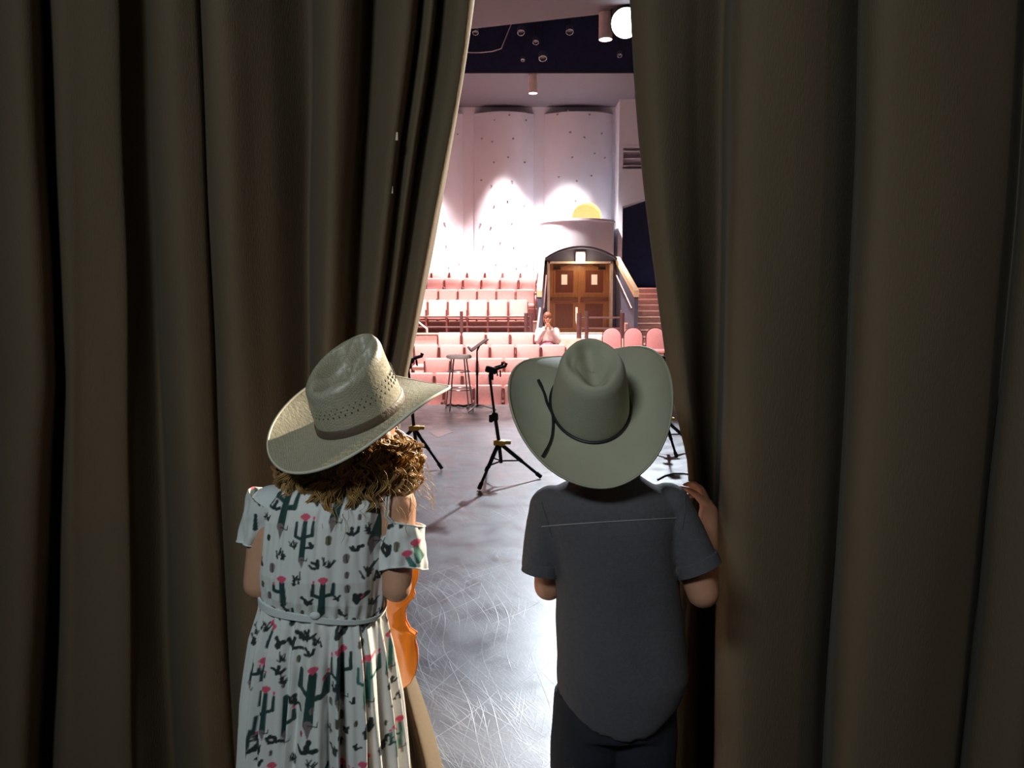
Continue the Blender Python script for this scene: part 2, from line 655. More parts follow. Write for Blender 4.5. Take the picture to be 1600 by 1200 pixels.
PEGS = [(796, 180), (773, 188), (822, 188), (753, 217), (769, 222), (802, 217), (794, 246), (772, 254), (820, 254), (871, 179),
        (887, 172), (921, 179), (891, 207), (913, 215), (940, 209), (929, 240), (894, 246), (945, 247), (715, 210), (694, 281),
        (689, 310), (694, 348), (677, 376), (697, 384), (670, 411), (701, 418), (717, 412), (752, 282), (768, 290), (800, 283),
        (793, 313), (772, 321), (819, 321), (751, 349), (767, 354), (800, 349), (782, 378), (755, 384), (803, 386), (775, 413),
        (823, 414), (807, 419), (873, 277), (901, 283), (924, 275), (899, 312)]
pegm = None
for px, py in PEGS:
    p = at(px, py, 25.0)
    for (a, b, o) in bays:
        if a < p.x < b:
            p = at(px, py, bay_y(p.x, a, b))
            if pegm is None:
                pegm = MB().rbox(-0.030, 0.030, -0.045, 0.01, -0.02, 0.02, 0.008, 1).mesh('wall_peg')
                pegm.materials.append(MATS['peg'])
            g = bpy.data.objects.new('wall_peg', pegm)
            C.objects.link(g)
            g.parent = o
            g.location = p
            g.rotation_euler = (random.uniform(-.3, .3), random.uniform(-.6, .6), 0)

# right-hand section of the back wall with a louvred vent and a dark passage
wr = MB()
OX0, OX1, OZ0, OZ1 = 3.44, 4.9, 2.17, 4.72
wr.box(3.30, OX0, 24.3, 25.6, -0.65, 8.1)
wr.box(OX0, 11, 24.3, 25.6, -0.65, OZ0)
wr.box(OX1, 11, 24.3, 25.6, OZ0, OZ1 + 0.5)
vz0, vz1 = 5.86, 6.50
wr.add([(OX0, 24.3, OZ1), (OX1, 24.3, OZ1 + 0.5), (OX1, 24.3, vz0), (OX0, 24.3, vz0),
        (OX0, 25.6, OZ1), (OX1, 25.6, OZ1 + 0.5), (OX1, 25.6, vz0), (OX0, 25.6, vz0)],
       [(0, 1, 2, 3), (7, 6, 5, 4), (0, 4, 5, 1), (1, 5, 6, 2), (2, 6, 7, 3), (3, 7, 4, 0)])
wr.box(OX1, 11, 24.3, 25.6, OZ1 + 0.5, 8.1)
wr.box(OX0, OX1, 24.5, 25.6, vz0, vz1)
wr.box(OX0, OX1, 24.3, 25.6, vz1, 8.1)
wsec = struct('wall_back_right', wr, 'wall_white')
obj('passage', boxm(OX0, OX1, 25.3, 25.5, OZ0, OZ1 + 0.5), 'navy', wsec)
for s, (x0, x1) in enumerate(((OX0 - 0.001, OX0 + 0.02), (OX1 - 0.02, OX1 + 0.001))):
    obj('passage_lining', boxm(x0, x1, 24.32, 25.4, OZ0, OZ1 + 0.02), 'navy', wsec)
for k in range(3):
    obj('louvre', MB().box(OX0, OX1, -0.02, 0.16, -0.015, 0.015, Matrix.Translation((0, 24.34, vz0 + 0.1 + 0.22 * k)) @ Matrix.Rotation(0.5, 4, 'X')), 'wall_grey', wsec)

# seating tiers
LOW = [(13.6, 0.206, -1.75, 5), (14.35, 0.36, -2.0, 6), (15.1, 0.587, -1.75, 5), (15.85, 0.82, -2.05, 6), (16.6, 1.047, -1.63, 5)]
UP = [(20.2, 1.785, 0.43), (21.1, 2.08, 0.63), (22.1, 2.42, 0.71), (23.0, 2.67, 0.78)]
SH = 0.85
tier_edges = []
for k, (d, top, xl, n) in enumerate(LOW):
    z = top - SH
    y1 = LOW[k + 1][0] - 0.45 if k < 4 else 17.35
    t = struct('floor_tier', boxm(-8, 1.35, d - 0.45, y1, -0.65 if z > -0.6 else -0.66, z), 'tier')
    obj('nosing', boxm(-8, 1.35, d - 0.47, d - 0.40, z - 0.03, z + 0.006), 'nosing', t)
t = struct('floor_cross_aisle', boxm(-8, 0.7, 17.35, 19.75, -0.65, 0.75), 'tier')
obj('nosing', boxm(-8, 0.7, 17.32, 17.40, 0.72, 0.757), 'nosing', t)
for k, (d, top, xr) in enumerate(UP):
    z = top - SH
    y1 = UP[k + 1][0] - 0.45 if k < 3 else 25.25
    t = struct('floor_tier', boxm(-8, 0.74, d - 0.45, y1, -0.65, z), 'tier')
    obj('nosing', boxm(-8, 0.74, d - 0.47, d - 0.41, z - 0.03, z + 0.006), 'nosing', t)
struct('floor_landing', boxm(0.7, 3.02, 18.4, 23.2, -0.65, 0.85), 'nosing')
struct('floor_side', boxm(1.35, 10.5, 13.2, 18.4, -0.65, 0.15), 'nosing')
st = struct('floor_stairs', boxm(3.05, 9.0, 23.5, 25.5, -0.65, 2.165), 'tier')
for k in range(-4, 8):
    y0, z = 20.2 + 0.42 * k, 0.85 + 0.165 * (k + 1)
    s = obj('step', boxm(3.03, 9.0, y0, y0 + 0.46, z - 0.30, z), 'tier', st)
    obj('nosing', boxm(3.03, 9.0, y0 - 0.02, y0 + 0.07, z - 0.03, z + 0.008), 'nosing', s)

# the door portal
DX, DY, DZ0, DZ1 = 1.95, 22.6, 0.85, 2.84
pm = MB()
AW, ASP, ATOP, NA = 1.02, 2.93, 3.26, 24
R_ = ((AW ** 2) + (ATOP - ASP) ** 2) / (2 * (ATOP - ASP))
top = []
for k in range(NA + 1):
    x = -AW + 2 * AW * k / NA
    top.append((DX + x, ATOP - R_ + math.sqrt(R_ * R_ - x * x)))
for k in range(NA):
    (x0, z0), (x1, z1) = top[k], top[k + 1]
    for (ya, yb, ext) in ((22.2, 22.42, 0.0),):
        pm.add([(x0, ya, DZ1), (x1, ya, DZ1), (x1, ya, z1), (x0, ya, z0), (x0, yb, DZ1), (x1, yb, DZ1), (x1, yb, z1), (x0, yb, z0)],
               [(0, 1, 2, 3), (7, 6, 5, 4), (3, 2, 6, 7), (0, 4, 5, 1), (0, 3, 7, 4), (1, 5, 6, 2)])
pm.box(DX - AW, DX - 0.90, 22.2, 22.42, DZ0, ASP)
pm.box(DX + 0.90, DX + AW, 22.2, 22.42, DZ0, ASP)
portal = struct('wall_portal', pm, 'portal_blue')
# arched hood: a rim proud of the face
hood = MB()
for k in range(NA):
    (x0, z0), (x1, z1) = top[k], top[k + 1]
    hood.add([(x0, 21.9, z0), (x1, 21.9, z1), (x1, 21.9, z1 + .06), (x0, 21.9, z0 + .06), (x0, 22.5, z0), (x1, 22.5, z1), (x1, 22.5, z1 + .06), (x0, 22.5, z0 + .06)],
             [(0, 1, 2, 3), (7, 6, 5, 4), (3, 2, 6, 7), (0, 4, 5, 1), (0, 3, 7, 4), (1, 5, 6, 2)])
obj('hood', hood, 'portal_blue', portal)
for sgn in (-1, 1):
    xa, xb = DX + sgn * AW, DX + sgn * 1.20
    tck = 0.10 * sgn
    ya, yb = 22.4, 19.9
    za, zb = 2.93, 1.86
    w = MB()
    w.add([(xa, ya, 0.7), (xb, yb, 0.7), (xb, yb, zb), (xa, ya, za), (xa + tck, ya, 0.7), (xb + tck, yb, 0.7), (xb + tck, yb, zb), (xa + tck, ya, za)],
          [(0, 1, 2, 3), (7, 6, 5, 4), (3, 2, 6, 7), (0, 4, 5, 1), (0, 3, 7, 4), (1, 5, 6, 2)])
    obj('side_wall', w, 'portal_blue', portal)
    c = MB()
    h = 0.17
    xa2, xb2, t2 = xa - 0.01 * sgn, xb - 0.015 * sgn, 0.13 * sgn
    c.add([(xa2, ya - .1, za - .03), (xb2, yb - .03, zb), (xb2, yb - .03, zb + h), (xa2, ya - .1, za + h - .06), (xa2 + t2, ya - .1, za - .03), (xb2 + t2, yb - .03, zb), (xb2 + t2, yb - .03, zb + h), (xa2 + t2, ya - .1, za + h - .06)],
          [(0, 1, 2, 3), (7, 6, 5, 4), (3, 2, 6, 7), (0, 4, 5, 1), (0, 3, 7, 4), (1, 5, 6, 2)])
    obj('handrail_cap', c, 'handrail_wood', portal)
    g = MB().tube([(xa - .06 * sgn, ya - .3, za - .28), (xb - .06 * sgn, yb, zb - .3)], 0.025, 8)
    obj('grab_rail', g, 'rail', portal, 40)
fr = MB()
fr.box(DX - 0.92, DX + 0.92, 22.16, 22.5, DZ1, DZ1 + 0.06)
fr.box(DX - 0.94, DX - 0.87, 22.16, 22.5, DZ0, DZ1 + 0.06)
fr.box(DX + 0.87, DX + 0.94, 22.16, 22.5, DZ0, DZ1 + 0.06)
obj('door_frame', fr, 'door_frame', portal)
# doors
for i, sgn in enumerate((-1, 1)):
    x0, x1 = (DX - 0.865, DX - 0.005) if sgn < 0 else (DX + 0.005, DX + 0.865)
    y = 22.44
    d = MB()
    zm = 1.80
    d.box(x0, x1, y, y + 0.05, DZ0 + .01, DZ1 - .005)
    dr = struct('door_%d' % (i + 1), d, 'door_wood')
    for (z0, z1) in ((2.02, 2.66), (1.0, 1.70)):
        mlt = MB()
        xa, xb = x0 + 0.17, x1 - 0.17
        for q in ((xa - .04, xb + .04, y - .02, y, z1, z1 + .04), (xa - .04, xb + .04, y - .02, y, z0 - .04, z0), (xa - .04, xa, y - .02, y, z0, z1), (xb, xb + .04, y - .02, y, z0, z1)):
            mlt.box(*q)
        obj('moulding', mlt, 'door_wood', dr)
        obj('panel', boxm(xa, xb, y - .008, y, z0, z1), 'door_panel', dr)
    bar = MB()
    bar.rbox(x0 + .04, x1 - .04, y - .10, y - .05, zm - .03, zm + .05, .015)
    bar.box(x0 + .04, x0 + .14, y - .06, y + .001, zm - .04, zm + .06)
    bar.box(x1 - .14, x1 - .04, y - .06, y + .001, zm - .04, zm + .06)
    obj('push_bar', bar, 'door_panel', dr)
    cl = MB().box(x0 + .12 if sgn < 0 else x1 - .32, x0 + .32 if sgn < 0 else x1 - .12, y - .08, y, DZ1 - .16, DZ1 - .09)
    cl.tube([((x0 + .25) if sgn < 0 else (x1 - .25), y - .07, DZ1 - .10), ((x0 + .5) if sgn < 0 else (x1 - .5), y - .16, DZ1 - .03), ((x0 + .3) if sgn < 0 else (x1 - .3), y - .02, DZ1 - .02)], .012, 6)
    obj('door_closer', cl, 'black_metal', dr)
    if sgn > 0:
        obj('astragal', boxm(DX - .03, DX + .03, y - .03, y, DZ0 + .02, DZ1 - .02), 'door_wood', dr)
    xc = (x0 + x1) / 2
    tag(obj('paper_notice', boxm(xc - .085, xc + .085, y - .015, y - .009, 2.25, 2.54), 'paper', loc=(xc, y, 2.25)),
        'white paper notice stuck on the %s wooden door of the portal' % ('left' if sgn < 0 else 'right'), 'notice')
t = thing('door_lamp', 'lit white bulkhead lamp under the dark arch above the double doors', 'lamp', (DX, 22.15, 3.0))
obj('backplate', MB().rbox(DX - .14, DX + .14, 22.12, 22.199, 2.90, 3.18, .02), 'can_white', t, 40)
obj('diffuser', MB().rbox(DX - .12, DX + .12, 22.02, 22.13, 2.92, 3.13, .03), 'door_lamp', t, 40)
l = bpy.data.lights.new('door_lamp_light', 'POINT')
l.energy = 30
l.color = (1.0, 0.72, 0.40)
l.shadow_soft_size = 0.1
lo_ = bpy.data.objects.new('door_lamp_light', l)
C.objects.link(lo_)
lo_.location = (DX, 21.9, 2.95)

# rounded plaster balcony over the portal
bl = MB()
n = 32
for (r0, r1, z0, z1) in ((1.06, 1.16, 2.95, 4.18), (1.04, 1.19, 4.18, 4.25)):
    ri, ro = [], []
    for k in range(n + 1):
        t = PI + PI * k / n
        ro.append((DX + .07 + r1 * math.cos(t), 24.35 + r1 * math.sin(t) * 0.9))
        ri.append((DX + .07 + r0 * math.cos(t), 24.35 + r0 * math.sin(t) * 0.9))
    rg = ro + [(ro[-1][0], 25.3), (ri[-1][0], 25.3)] + list(reversed(ri)) + [(ri[0][0], 25.3), (ro[0][0], 25.3)]
    bl.loft([[Vector((x, y, z)) for x, y in rg] for z in (z0, z1)])
bal = struct('wall_balcony', bl, 'wall_white', smooth=35)
bal_f = MB()
rg = [(DX + .07 + 1.1 * math.cos(PI + PI * k / n), 24.35 + 1.1 * .9 * math.sin(PI + PI * k / n)) for k in range(n + 1)] + [(DX + 1.17, 25.2), (DX - 1.03, 25.2)]
bal_f.loft([[Vector((x, y, z)) for x, y in rg] for z in (2.96, 3.3)])
obj('balcony_floor', bal_f, 'wall_white', bal)
l = bpy.data.lights.new('niche_light', 'POINT')
l.energy = 7
l.color = (1.0, 0.66, 0.30)
l.shadow_soft_size = 0.06
lo_ = bpy.data.objects.new('niche_light', l)
C.objects.link(lo_)
lo_.location = (NX, 24.95, 3.9)

# ------------------------------------------------------------------ lamps on the ceiling
def pendant(loc, label, ln=0.48, r=0.125):
    t = thing('pendant_downlight', label, 'ceiling light', loc)
    b = MB().lathe([(r, 0), (r, -ln), (r * .9, -ln), (r * .88, -ln + .05), (r * .2, -ln + .06), (r * .2, 0)][::-1], n=24)
    obj('can', b, 'can_white', t, 40, local=True)
    obj('lens', MB().lathe([(r * .87, -ln + .035), (r * .87, -ln + .012)], n=24), 'can_lens', t, 40, local=True)
    obj('canopy_plate', MB().lathe([(r * .6, -0.002), (r * .6, .03)], n=20), 'can_white', t, 40, local=True)


pendant((0.58, 21.85, 7.94), 'small cylindrical pendant downlight hanging above the middle wall bay')
pendant((2.02, 17.25, 7.90), 'larger cylindrical downlight beside the glaring spotlight at ceiling edge', 0.55, 0.15)
t = thing('stage_spotlight', 'glaring white spotlight at the ceiling edge beside the curtain', 'spotlight', LAMP)
M = Matrix.Translation(LAMP) @ (Vector((0.2, 4.0, 0.4)) - Vector(LAMP)).to_track_quat('Z', 'Y').to_matrix().to_4x4()
obj('housing', MB().lathe([(.12, -.35), (.17, -.3), (.26, -.05), (.33, .03), (.33, .09), (.305, .09), (.30, .045), (.05, .04)], n=28, M=M), 'black_metal', t, 40)
obj('lens', MB().lathe([(.302, .055), (.302, .07), (.2, .10), (.05, .115)], n=28, M=M), 'lens', t, 40)
yk = MB()
yk.tube([M @ Vector(p) for p in ((-.30, 0, -.1), (-.31, .25, -.1), (-.2, .36, -.1), (.2, .36, -.1), (.31, .25, -.1), (.30, 0, -.1))], .014, 6)
yk.tube([M @ Vector((0, .36, -.1)), (LAMP[0], LAMP[1] + .12, 7.92)], .02, 6)
obj('yoke', yk, 'black_metal', t, 40)
# lamps and a sagging cable in the dark ceiling slot
for k, (px, py, d) in enumerate([(743, 48, 20.6), (814, 47, 20.8), (837, 63, 21.0), (890, 46, 20.4), (848, 87, 21.2), (817, 92, 21.3), (968, 84, 21.3)]):
    c = at(px, py, d)
    wh = ['nearest the left curtain', 'high left of the middle', 'in the middle of the slot', 'with a reddish gel, right of the middle', 'low in the slot above the pendant', 'small and dim beside the lowest lamp', 'low in the slot near the glaring spotlight'][k]
    t = thing('slot_lamp', 'grey theatre lamp in the dark ceiling slot, ' + wh, 'stage light', c)
    Mx = Matrix.Translation(c) @ Matrix.Rotation(2.6, 4, 'X')
    s = (.8, 1, .8, 1, 1.1, .55, .7)[k]
    obj('housing', MB().lathe([(.05 * s, -.12 * s), (.09 * s, -.08 * s), (.1 * s, .1 * s), (.085 * s, .1 * s), (.08 * s, .02)], n=16, M=Mx), 'slot_lamp', t, 40)
    obj('hanger', MB().tube([c, (c.x, c.y, 10.0)], .012, 5), 'black_metal', t)
cb = [at(718, 80, 21.55), at(735, 82, 21.55), at(752, 82, 21.55), at(770, 80, 21.55), at(783, 76, 21.55)]
cb = [cb[0] + Vector((-2.5, 0, 1.2))] + cb + [cb[-1] + Vector((.6, 0, 1.4))]
tag(obj('slot_cable', MB().tube(cb, .015, 6), 'wall_grey', loc=tuple(cb[3])), 'pale cable sagging across the dark ceiling slot', 'cable')

# ------------------------------------------------------------------ theatre seats
def make_seat():
    t = thing('theatre_seat', '', 'seat')
    M = Matrix.Rotation(-0.16, 4, 'X')
    b = MB().rbox(-.245, .245, -.04, .04, 0, .46, .03, 2, Matrix.Translation((0, .17, .40)) @ M)
    obj('backrest', b, 'seat_fabric', t, 50, local=True)
    obj('seat_cushion', MB().rbox(-.235, .235, -.30, .15, .36, .46, .035, 2), 'seat_fabric', t, 50, local=True)
    for s in (-1, 1):
        a = MB().rbox(s * .2535 - .010, s * .2535 + .010, -.22, .22, .0, .60, .008, 1)
        a.box(s * .2535 - .010, s * .2535 + .010, .16, .25, .58, .80)
        obj('armrest', a, 'seat_arm', t, local=True)
    return t


seat0 = make_seat()
seat_used = [False]
ORD = ['first', 'second', 'third', 'fourth', 'fifth', 'sixth', 'seventh', 'eighth', 'ninth', 'tenth', 'eleventh', 'twelfth']


def place_seat(x, y, z, label, group):
    if not seat_used[0]:
        seat_used[0] = True
        seat0.location = (x, y, z)
        seat0['label'], seat0['group'] = label, group
        return seat0
    return dup(seat0, (x, y, z), 0, label, group)


rown = ['lowest', 'second lowest', 'second highest', 'highest']
for k, (d, topz, xr) in enumerate(UP):
    for i in range(10):
        place_seat(xr - 0.265 - 0.53 * i, d - 0.1, topz - SH,
                   'pink theatre seat, %s from the portal in the %s row of the upper block' % (ORD[i], rown[k]), 'seats of the upper block')
rown = ['front', 'second', 'third', 'fourth', 'rearmost']
for k, (d, topz, xl, n) in enumerate(LOW):
    for i in range(n):
        if k == 4 and i == 4:
            lab = 'pink theatre seat in which the person in white is sitting'
        else:
            lab = 'pink theatre seat, %s from the left in the %s row of the lower block' % (ORD[i], rown[k])
        place_seat(xl + 0.265 + 0.53 * i, d - 0.1, topz - SH, lab, 'seats of the lower block')

# ------------------------------------------------------------------ rails
def rail(label, x0, x1, y, zf, posts, z1, z2):
    t = thing('guard_rail', label, 'railing', ((x0 + x1) / 2, y, zf))
    obj('top_rail', MB().tube([(x0, y, z1), (x1, y, z1)], .022, 8), 'rail', t, 40)
    obj('lower_rail', MB().tube([(x0, y, z2), (x1, y, z2)], .022, 8), 'rail', t, 40)
    for px, h, r in posts:
        obj('post', MB().tube([(px, y, zf), (px, y, h)], r, 8), 'rail', t, 40)
    return t


y = 18.6
rl = rail('dark red guard rail in front of the upper block of pink seats', -5.6, 0.45, y, 0.75, [(-5.5, 1.5, .03), (-3.3, 1.5, .03), (-1.22, 1.50, .04), (0.34, 1.46, .05), (0.46, 1.46, .05)], 1.37, 1.12)
obj('sloping_rail', MB().tube([(-2.42, y - .1, 1.38), (-1.95, y - .9, 1.1), (-1.95, y - .9, .98)], .022, 8), 'nosing', rl, 40)
rail('dark red guard rail in front of the double doors', 1.62, 2.66, y, 0.85, [(1.62, 1.46, .06), (1.80, 1.50, .05), (2.66, 1.46, .055)], 1.35, 1.09)
t = thing('hand_rail', 'pale bent handrail tube standing in front of the double doors', 'railing', (1.55, 19.6, .85))
obj('tube', MB().tube([at(901, 480, 19.6), at(901, 500, 19.6), at(903, 508, 19.5), at(907, 515, 19.4), (1.72, 19.4, .85)], .03, 8), 'nosing', t, 40)
t = thing('hand_rail', 'short pale handrail tube beside the dark left wall of the portal', 'railing', (0.62, 19.5, .75))
obj('tube', MB().tube([at(844, 481, 19.5), at(840, 510, 19.2), (at(839, 514, 19.2).x, 19.2, .75)], .025, 8), 'nosing', t, 40)

# round-backed stacking chairs
def make_chair():
    t = thing('stacking_chair', '', 'chair')
    b = MB()
    w, h, r = .21, .50, .20
    pr = [(-w, 0)] + [(-w * math.cos(PI * k / 14), h - r + r * math.sin(PI * k / 14)) for k in range(15)] + [(w, 0)]
    M = Matrix.Translation((0, .20, .47)) @ Matrix.Rotation(-.12, 4, 'X')
    b.loft([[M @ Vector((x * s, yy, (z - .25) * s + .25)) for x, z in pr] for yy, s in ((-.03, .88), (-.022, .97), (0, 1), (.022, .97), (.03, .88))])
    obj('backrest', b, 'chair_fabric', t, 50, local=True)
    obj('seat_cushion', MB().rbox(-.22, .22, -.22, .20, .42, .49, .03), 'chair_fabric', t, 50, local=True)
    fr = MB().tube([M @ Vector((x * 1.06, 0, (z - .25) * 1.06 + .25)) for x, z in pr], .011, 6)
    obj('back_frame', fr, 'rail', t, 50, local=True)
    for sx in (-1, 1):
        for sy in (-1, 1):
            obj('leg', MB().tube([(sx * .2, sy * .18, .43), (sx * .22, sy * .23, 0)], .012, 6), 'rail', t, local=True)
    return t


ch0 = make_chair()
for k, (px, wh) in enumerate([(958, 'nearest the dark red rail post'), (992, 'in the middle of the three by the stairs'), (1027, 'half hidden by the right curtain')]):
    p = at(px, 530, 17.6)
    o = ch0 if k == 0 else dup(ch0, (0, 0, 0), 0)
    o.location = (p.x, 17.6, 0.15 - 0.10 + 0.10)
    o['label'] = 'pink round-backed stacking chair ' + wh
    o['group'] = 'round-backed chairs by the stairs'


# ------------------------------------------------------------------ things on the stage
SX, SY = -0.83, 12.0
t = thing('bar_stool', 'tall white-topped metal bar stool at the far edge of the stage', 'stool', (SX, SY, 0))
obj('seat', MB().lathe([(.17, .80), (.195, .805), (.20, .83), (.195, .85), (.17, .86)], (SX, SY, 0), 28), 'stool_seat', t, 40)
for k in range(4):
    a = PI / 4 + PI / 2 * k + .25
    obj('leg', MB().tube([(SX + .14 * math.cos(a), SY + .14 * math.sin(a), .81), (SX + .26 * math.cos(a), SY + .26 * math.sin(a), 0.0)], .012, 8), 'chrome', t, 40)
for z, r in ((.32, .218), (.60, .175)):
    obj('foot_ring', MB().tube([(SX + r * math.cos(2 * PI * k / 32), SY + r * math.sin(2 * PI * k / 32), z) for k in range(33)], .009, 6), 'chrome', t, 40)

MX, MY = -0.54, 11.85
t = thing('music_stand', 'black music stand with tilted desk beside the bar stool', 'music stand', (MX, MY, 0))
obj('pole', MB().tube([(MX, MY, .06), (MX, MY, .6), (MX, MY, .95)], [.016, .016, .012], 10), 'black_metal', t, 40)
M = Matrix.Translation((MX, MY, 1.0)) @ Matrix.Rotation(-1.45, 4, 'Z') @ Matrix.Rotation(-0.95, 4, 'X')
dk = MB().rbox(-.24, .24, -.006, .006, -.12, .20, .004, 1, M)
dk.box(-.24, .24, -.06, 0, -.13, -.118, M)
dk.box(-.24, .24, -.06, -.052, -.13, -.10, M)
obj('desk', dk, 'black_metal', t)
obj('collar', MB().lathe([(.022, .55), (.022, .63)], (MX, MY, 0), 12), 'black_metal', t, 40)
obj('neck', MB().tube([(MX, MY, .93), M @ Vector((0, .02, .03))], .014, 8), 'black_metal', t)
for a in (0.1, 2.2, 4.3):
    obj('leg', MB().tube([(MX, MY, .10), (MX + .3 * math.cos(a), MY + .3 * math.sin(a), .012)], [.012, .012], 8), 'chrome', t, 40)

def guitar_stand(name, label, x, y, lean, ang, rot_head, scale=1.0):
    t = thing(name, label, 'instrument stand', (x, y, 0))
    S = scale

    def V(a, b, c):
        return Vector((x + a * S, y + b * S, c * S))
    lx = lean
    hub = V(0, 0, .36)
    top = V(lx, .02, .98)
    obj('lower_pole', MB().tube([V(.02, 0, .17), hub, V(lx * .45, .01, .62)], .017, 10), 'black_metal', t, 40)
    obj('upper_pole', MB().tube([V(lx * .42, .01, .58), top, V(lx + .015, .0, 1.02)], .012, 10), 'black_metal', t, 40)
    obj('clutch', MB().lathe([(.02, -.04), (.03, -.03), (.03, .03), (.02, .04)], V(lx * .43, .01, .60), 12), 'black_rubber', t, 40)
    obj('trigger', MB().rbox(-.055, -.015, -.03, .03, -.05, .02, .008, 1, Matrix.Translation(V(lx * .43, .01, .60))), 'black_rubber', t, 40)
    hb = MB().rbox(-.05, .06, -.045, .045, -.025, .025, .014, 2, Matrix.Translation(hub))
    hb.rbox(-.02, .11, -.03, .03, -.015, .022, .012, 2, Matrix.Translation(hub))
    obj('hub_lock', hb, 'yellow_plastic', t, 40)
    for a in ang:
        f = V(.40 * math.cos(a), .40 * math.sin(a), .02)
        lg = obj('leg', MB().tube([hub + (f - hub) * .04, hub + (f - hub) * .55], .019, 8).tube([hub + (f - hub) * .5, f], .014, 8), 'black_metal', t, 40)
        obj('rubber_foot', MB().tube([hub + (f - hub) * .90, hub + (f - hub) * 1.01], .02, 8), 'black_rubber', lg, 40)
        obj('brace', MB().tube([V(.02, 0, .19), hub + (f - hub) * .52], .008, 6), 'black_metal', t, 40)
    # swivelling neck yoke with two hooks
    H = Matrix.Translation(V(lx + .015, 0, 1.03)) @ Matrix.Rotation(rot_head, 4, 'Z')
    yk = MB().rbox(-.045, .045, -.05, .05, -.03, .03, .014, 2, H @ Matrix.Rotation(.3, 4, 'Y'))
    yk.tube([H @ Vector((.0, .0, -.03)), H @ Vector((0, 0, -.09))], .022, 10)
    yh = obj('yoke_head', yk, 'black_rubber', t, 50)
    for s in (-1, 1):
        obj('hook', MB().tube([H @ Vector((.02, s * .03, 0)), H @ Vector((.06, s * .05, .02)), H @ Vector((.12, s * .05, .035)), H @ Vector((.13, s * .05, .065))], [.014, .013, .013, .015], 8), 'black_rubber', yh, 50)
        obj('gate', MB().tube([H @ Vector((.07, s * .05, .0)), H @ Vector((.075, s * .04, -.06))], .007, 6), 'black_metal', yh, 50)
    return t


guitar_stand('guitar_stand', 'black guitar stand with yellow lock standing between the two cowboy hats', -0.12, 6.98, -0.085, (-2.0, .25, 1.9), 0.35)
guitar_stand('guitar_stand', 'black guitar stand half hidden behind the straw hat', -1.00, 7.75, -0.05, (-.75, 1.6, 3.6), 0.2, 1.04)
guitar_stand('guitar_stand', 'black guitar stand mostly hidden behind the pale felt hat', 1.70, 8.45, -0.06, (-1.45, .3, 2.6), 1.5)

# flat diamond of tape on the floor, and a black cable box lying at the far edge
dm = MB()
c = Vector((-0.91, 9.78, 0))
q = [(-.16, 0), (0, -.42), (.15, 0), (0, .42)]
dm.add([(c.x + a, c.y + b, 0.0005) for a, b in q] + [(c.x + a, c.y + b, .0025) for a, b in q],
       [(3, 2, 1, 0), (4, 5, 6, 7)] + [(i, (i + 1) % 4, (i + 1) % 4 + 4, i + 4) for i in range(4)])
tag(obj('floor_tape', dm, 'tape_pink', loc=tuple(c)), 'flat pinkish diamond-shaped tape patch on the stage floor', 'tape')
cab = [(-1.05 + .045 * k, 12.32 + .06 * math.sin(k * .9) + .03 * math.sin(k * 2.1), .02 + .008 * math.sin(k * 1.7)) for k in range(14)]
tag(obj('cable', MB().tube(cab, .018, 6), 'black_rubber', None, 40, loc=(-.75, 12.32, 0)),
    'black cable lying at the far stage edge behind the stool', 'cable')
cab = [(1.35 + .1 * k, 7.0 + .16 * math.sin(k * .8) + .05 * k, .009) for k in range(12)]
tag(obj('cable', MB().tube(cab, .008, 6), 'black_rubber', None, 40, loc=(1.9, 7.2, 0)), 'thin black cable on the bright floor beside the right curtain', 'cable')

# ------------------------------------------------------------------ the stage curtains
KEY = [0, 300, 600, 750, 935, 1200]


def catmull(pts, sub):
    out = []
    n = len(pts)
    for i in range(n - 1):
        p0, p1, p2, p3 = pts[max(i - 1, 0)], pts[i], pts[i + 1], pts[min(i + 2, n - 1)]
        for s in range(sub):
            t = s / sub
            out.append(0.5 * ((2 * p1) + (-p0 + p2) * t + (2 * p0 - 5 * p1 + 4 * p2 - p3) * t * t + (-p0 + 3 * p1 - 3 * p2 + p3) * t ** 3))
    out.append(pts[-1])
    return out


ZL = [0.0, .25, .5, .75, .9, 1.0, 1.1, 1.2, 1.3, 1.4, 1.5, 1.65, 1.8, 2.0, 2.3, 2.7, 3.3, 4.0, 5.0]


def fold_line(xs, dep):
    """a fold of the cloth: its pixel column at the KEY rows at a given depth -> x and y at the ZL heights"""
    if len(xs) == 3:
        a, b, c = xs
        xs = [a, (a + b) / 2, b, b + (c - b) * .25, b + (c - b) * .56, c]
    if isinstance(dep, (int, float)):
        dep = [dep] * 6
    pts = [at(x, y, d) for x, y, d in zip(xs, KEY, dep)]
    zs = np.array([p.z for p in pts])[::-1]
    px = np.array([p.x for p in pts])[::-1]
    py = np.array([p.y for p in pts])[::-1]
    out = []
    for z in ZL:
        if z < zs[0]:
            x = px[0] + (px[1] - px[0]) / (zs[1] - zs[0]) * (z - zs[0]) * .4
            y = py[0]
        elif z > zs[-1]:
            x = px[-1] + (px[-1] - px[-2]) / (zs[-1] - zs[-2]) * (z - zs[-1]) * .5
            y = py[-1]
        else:
            x, y = np.interp(z, zs, px), np.interp(z, zs, py)
        out.append((x, y))
    return out


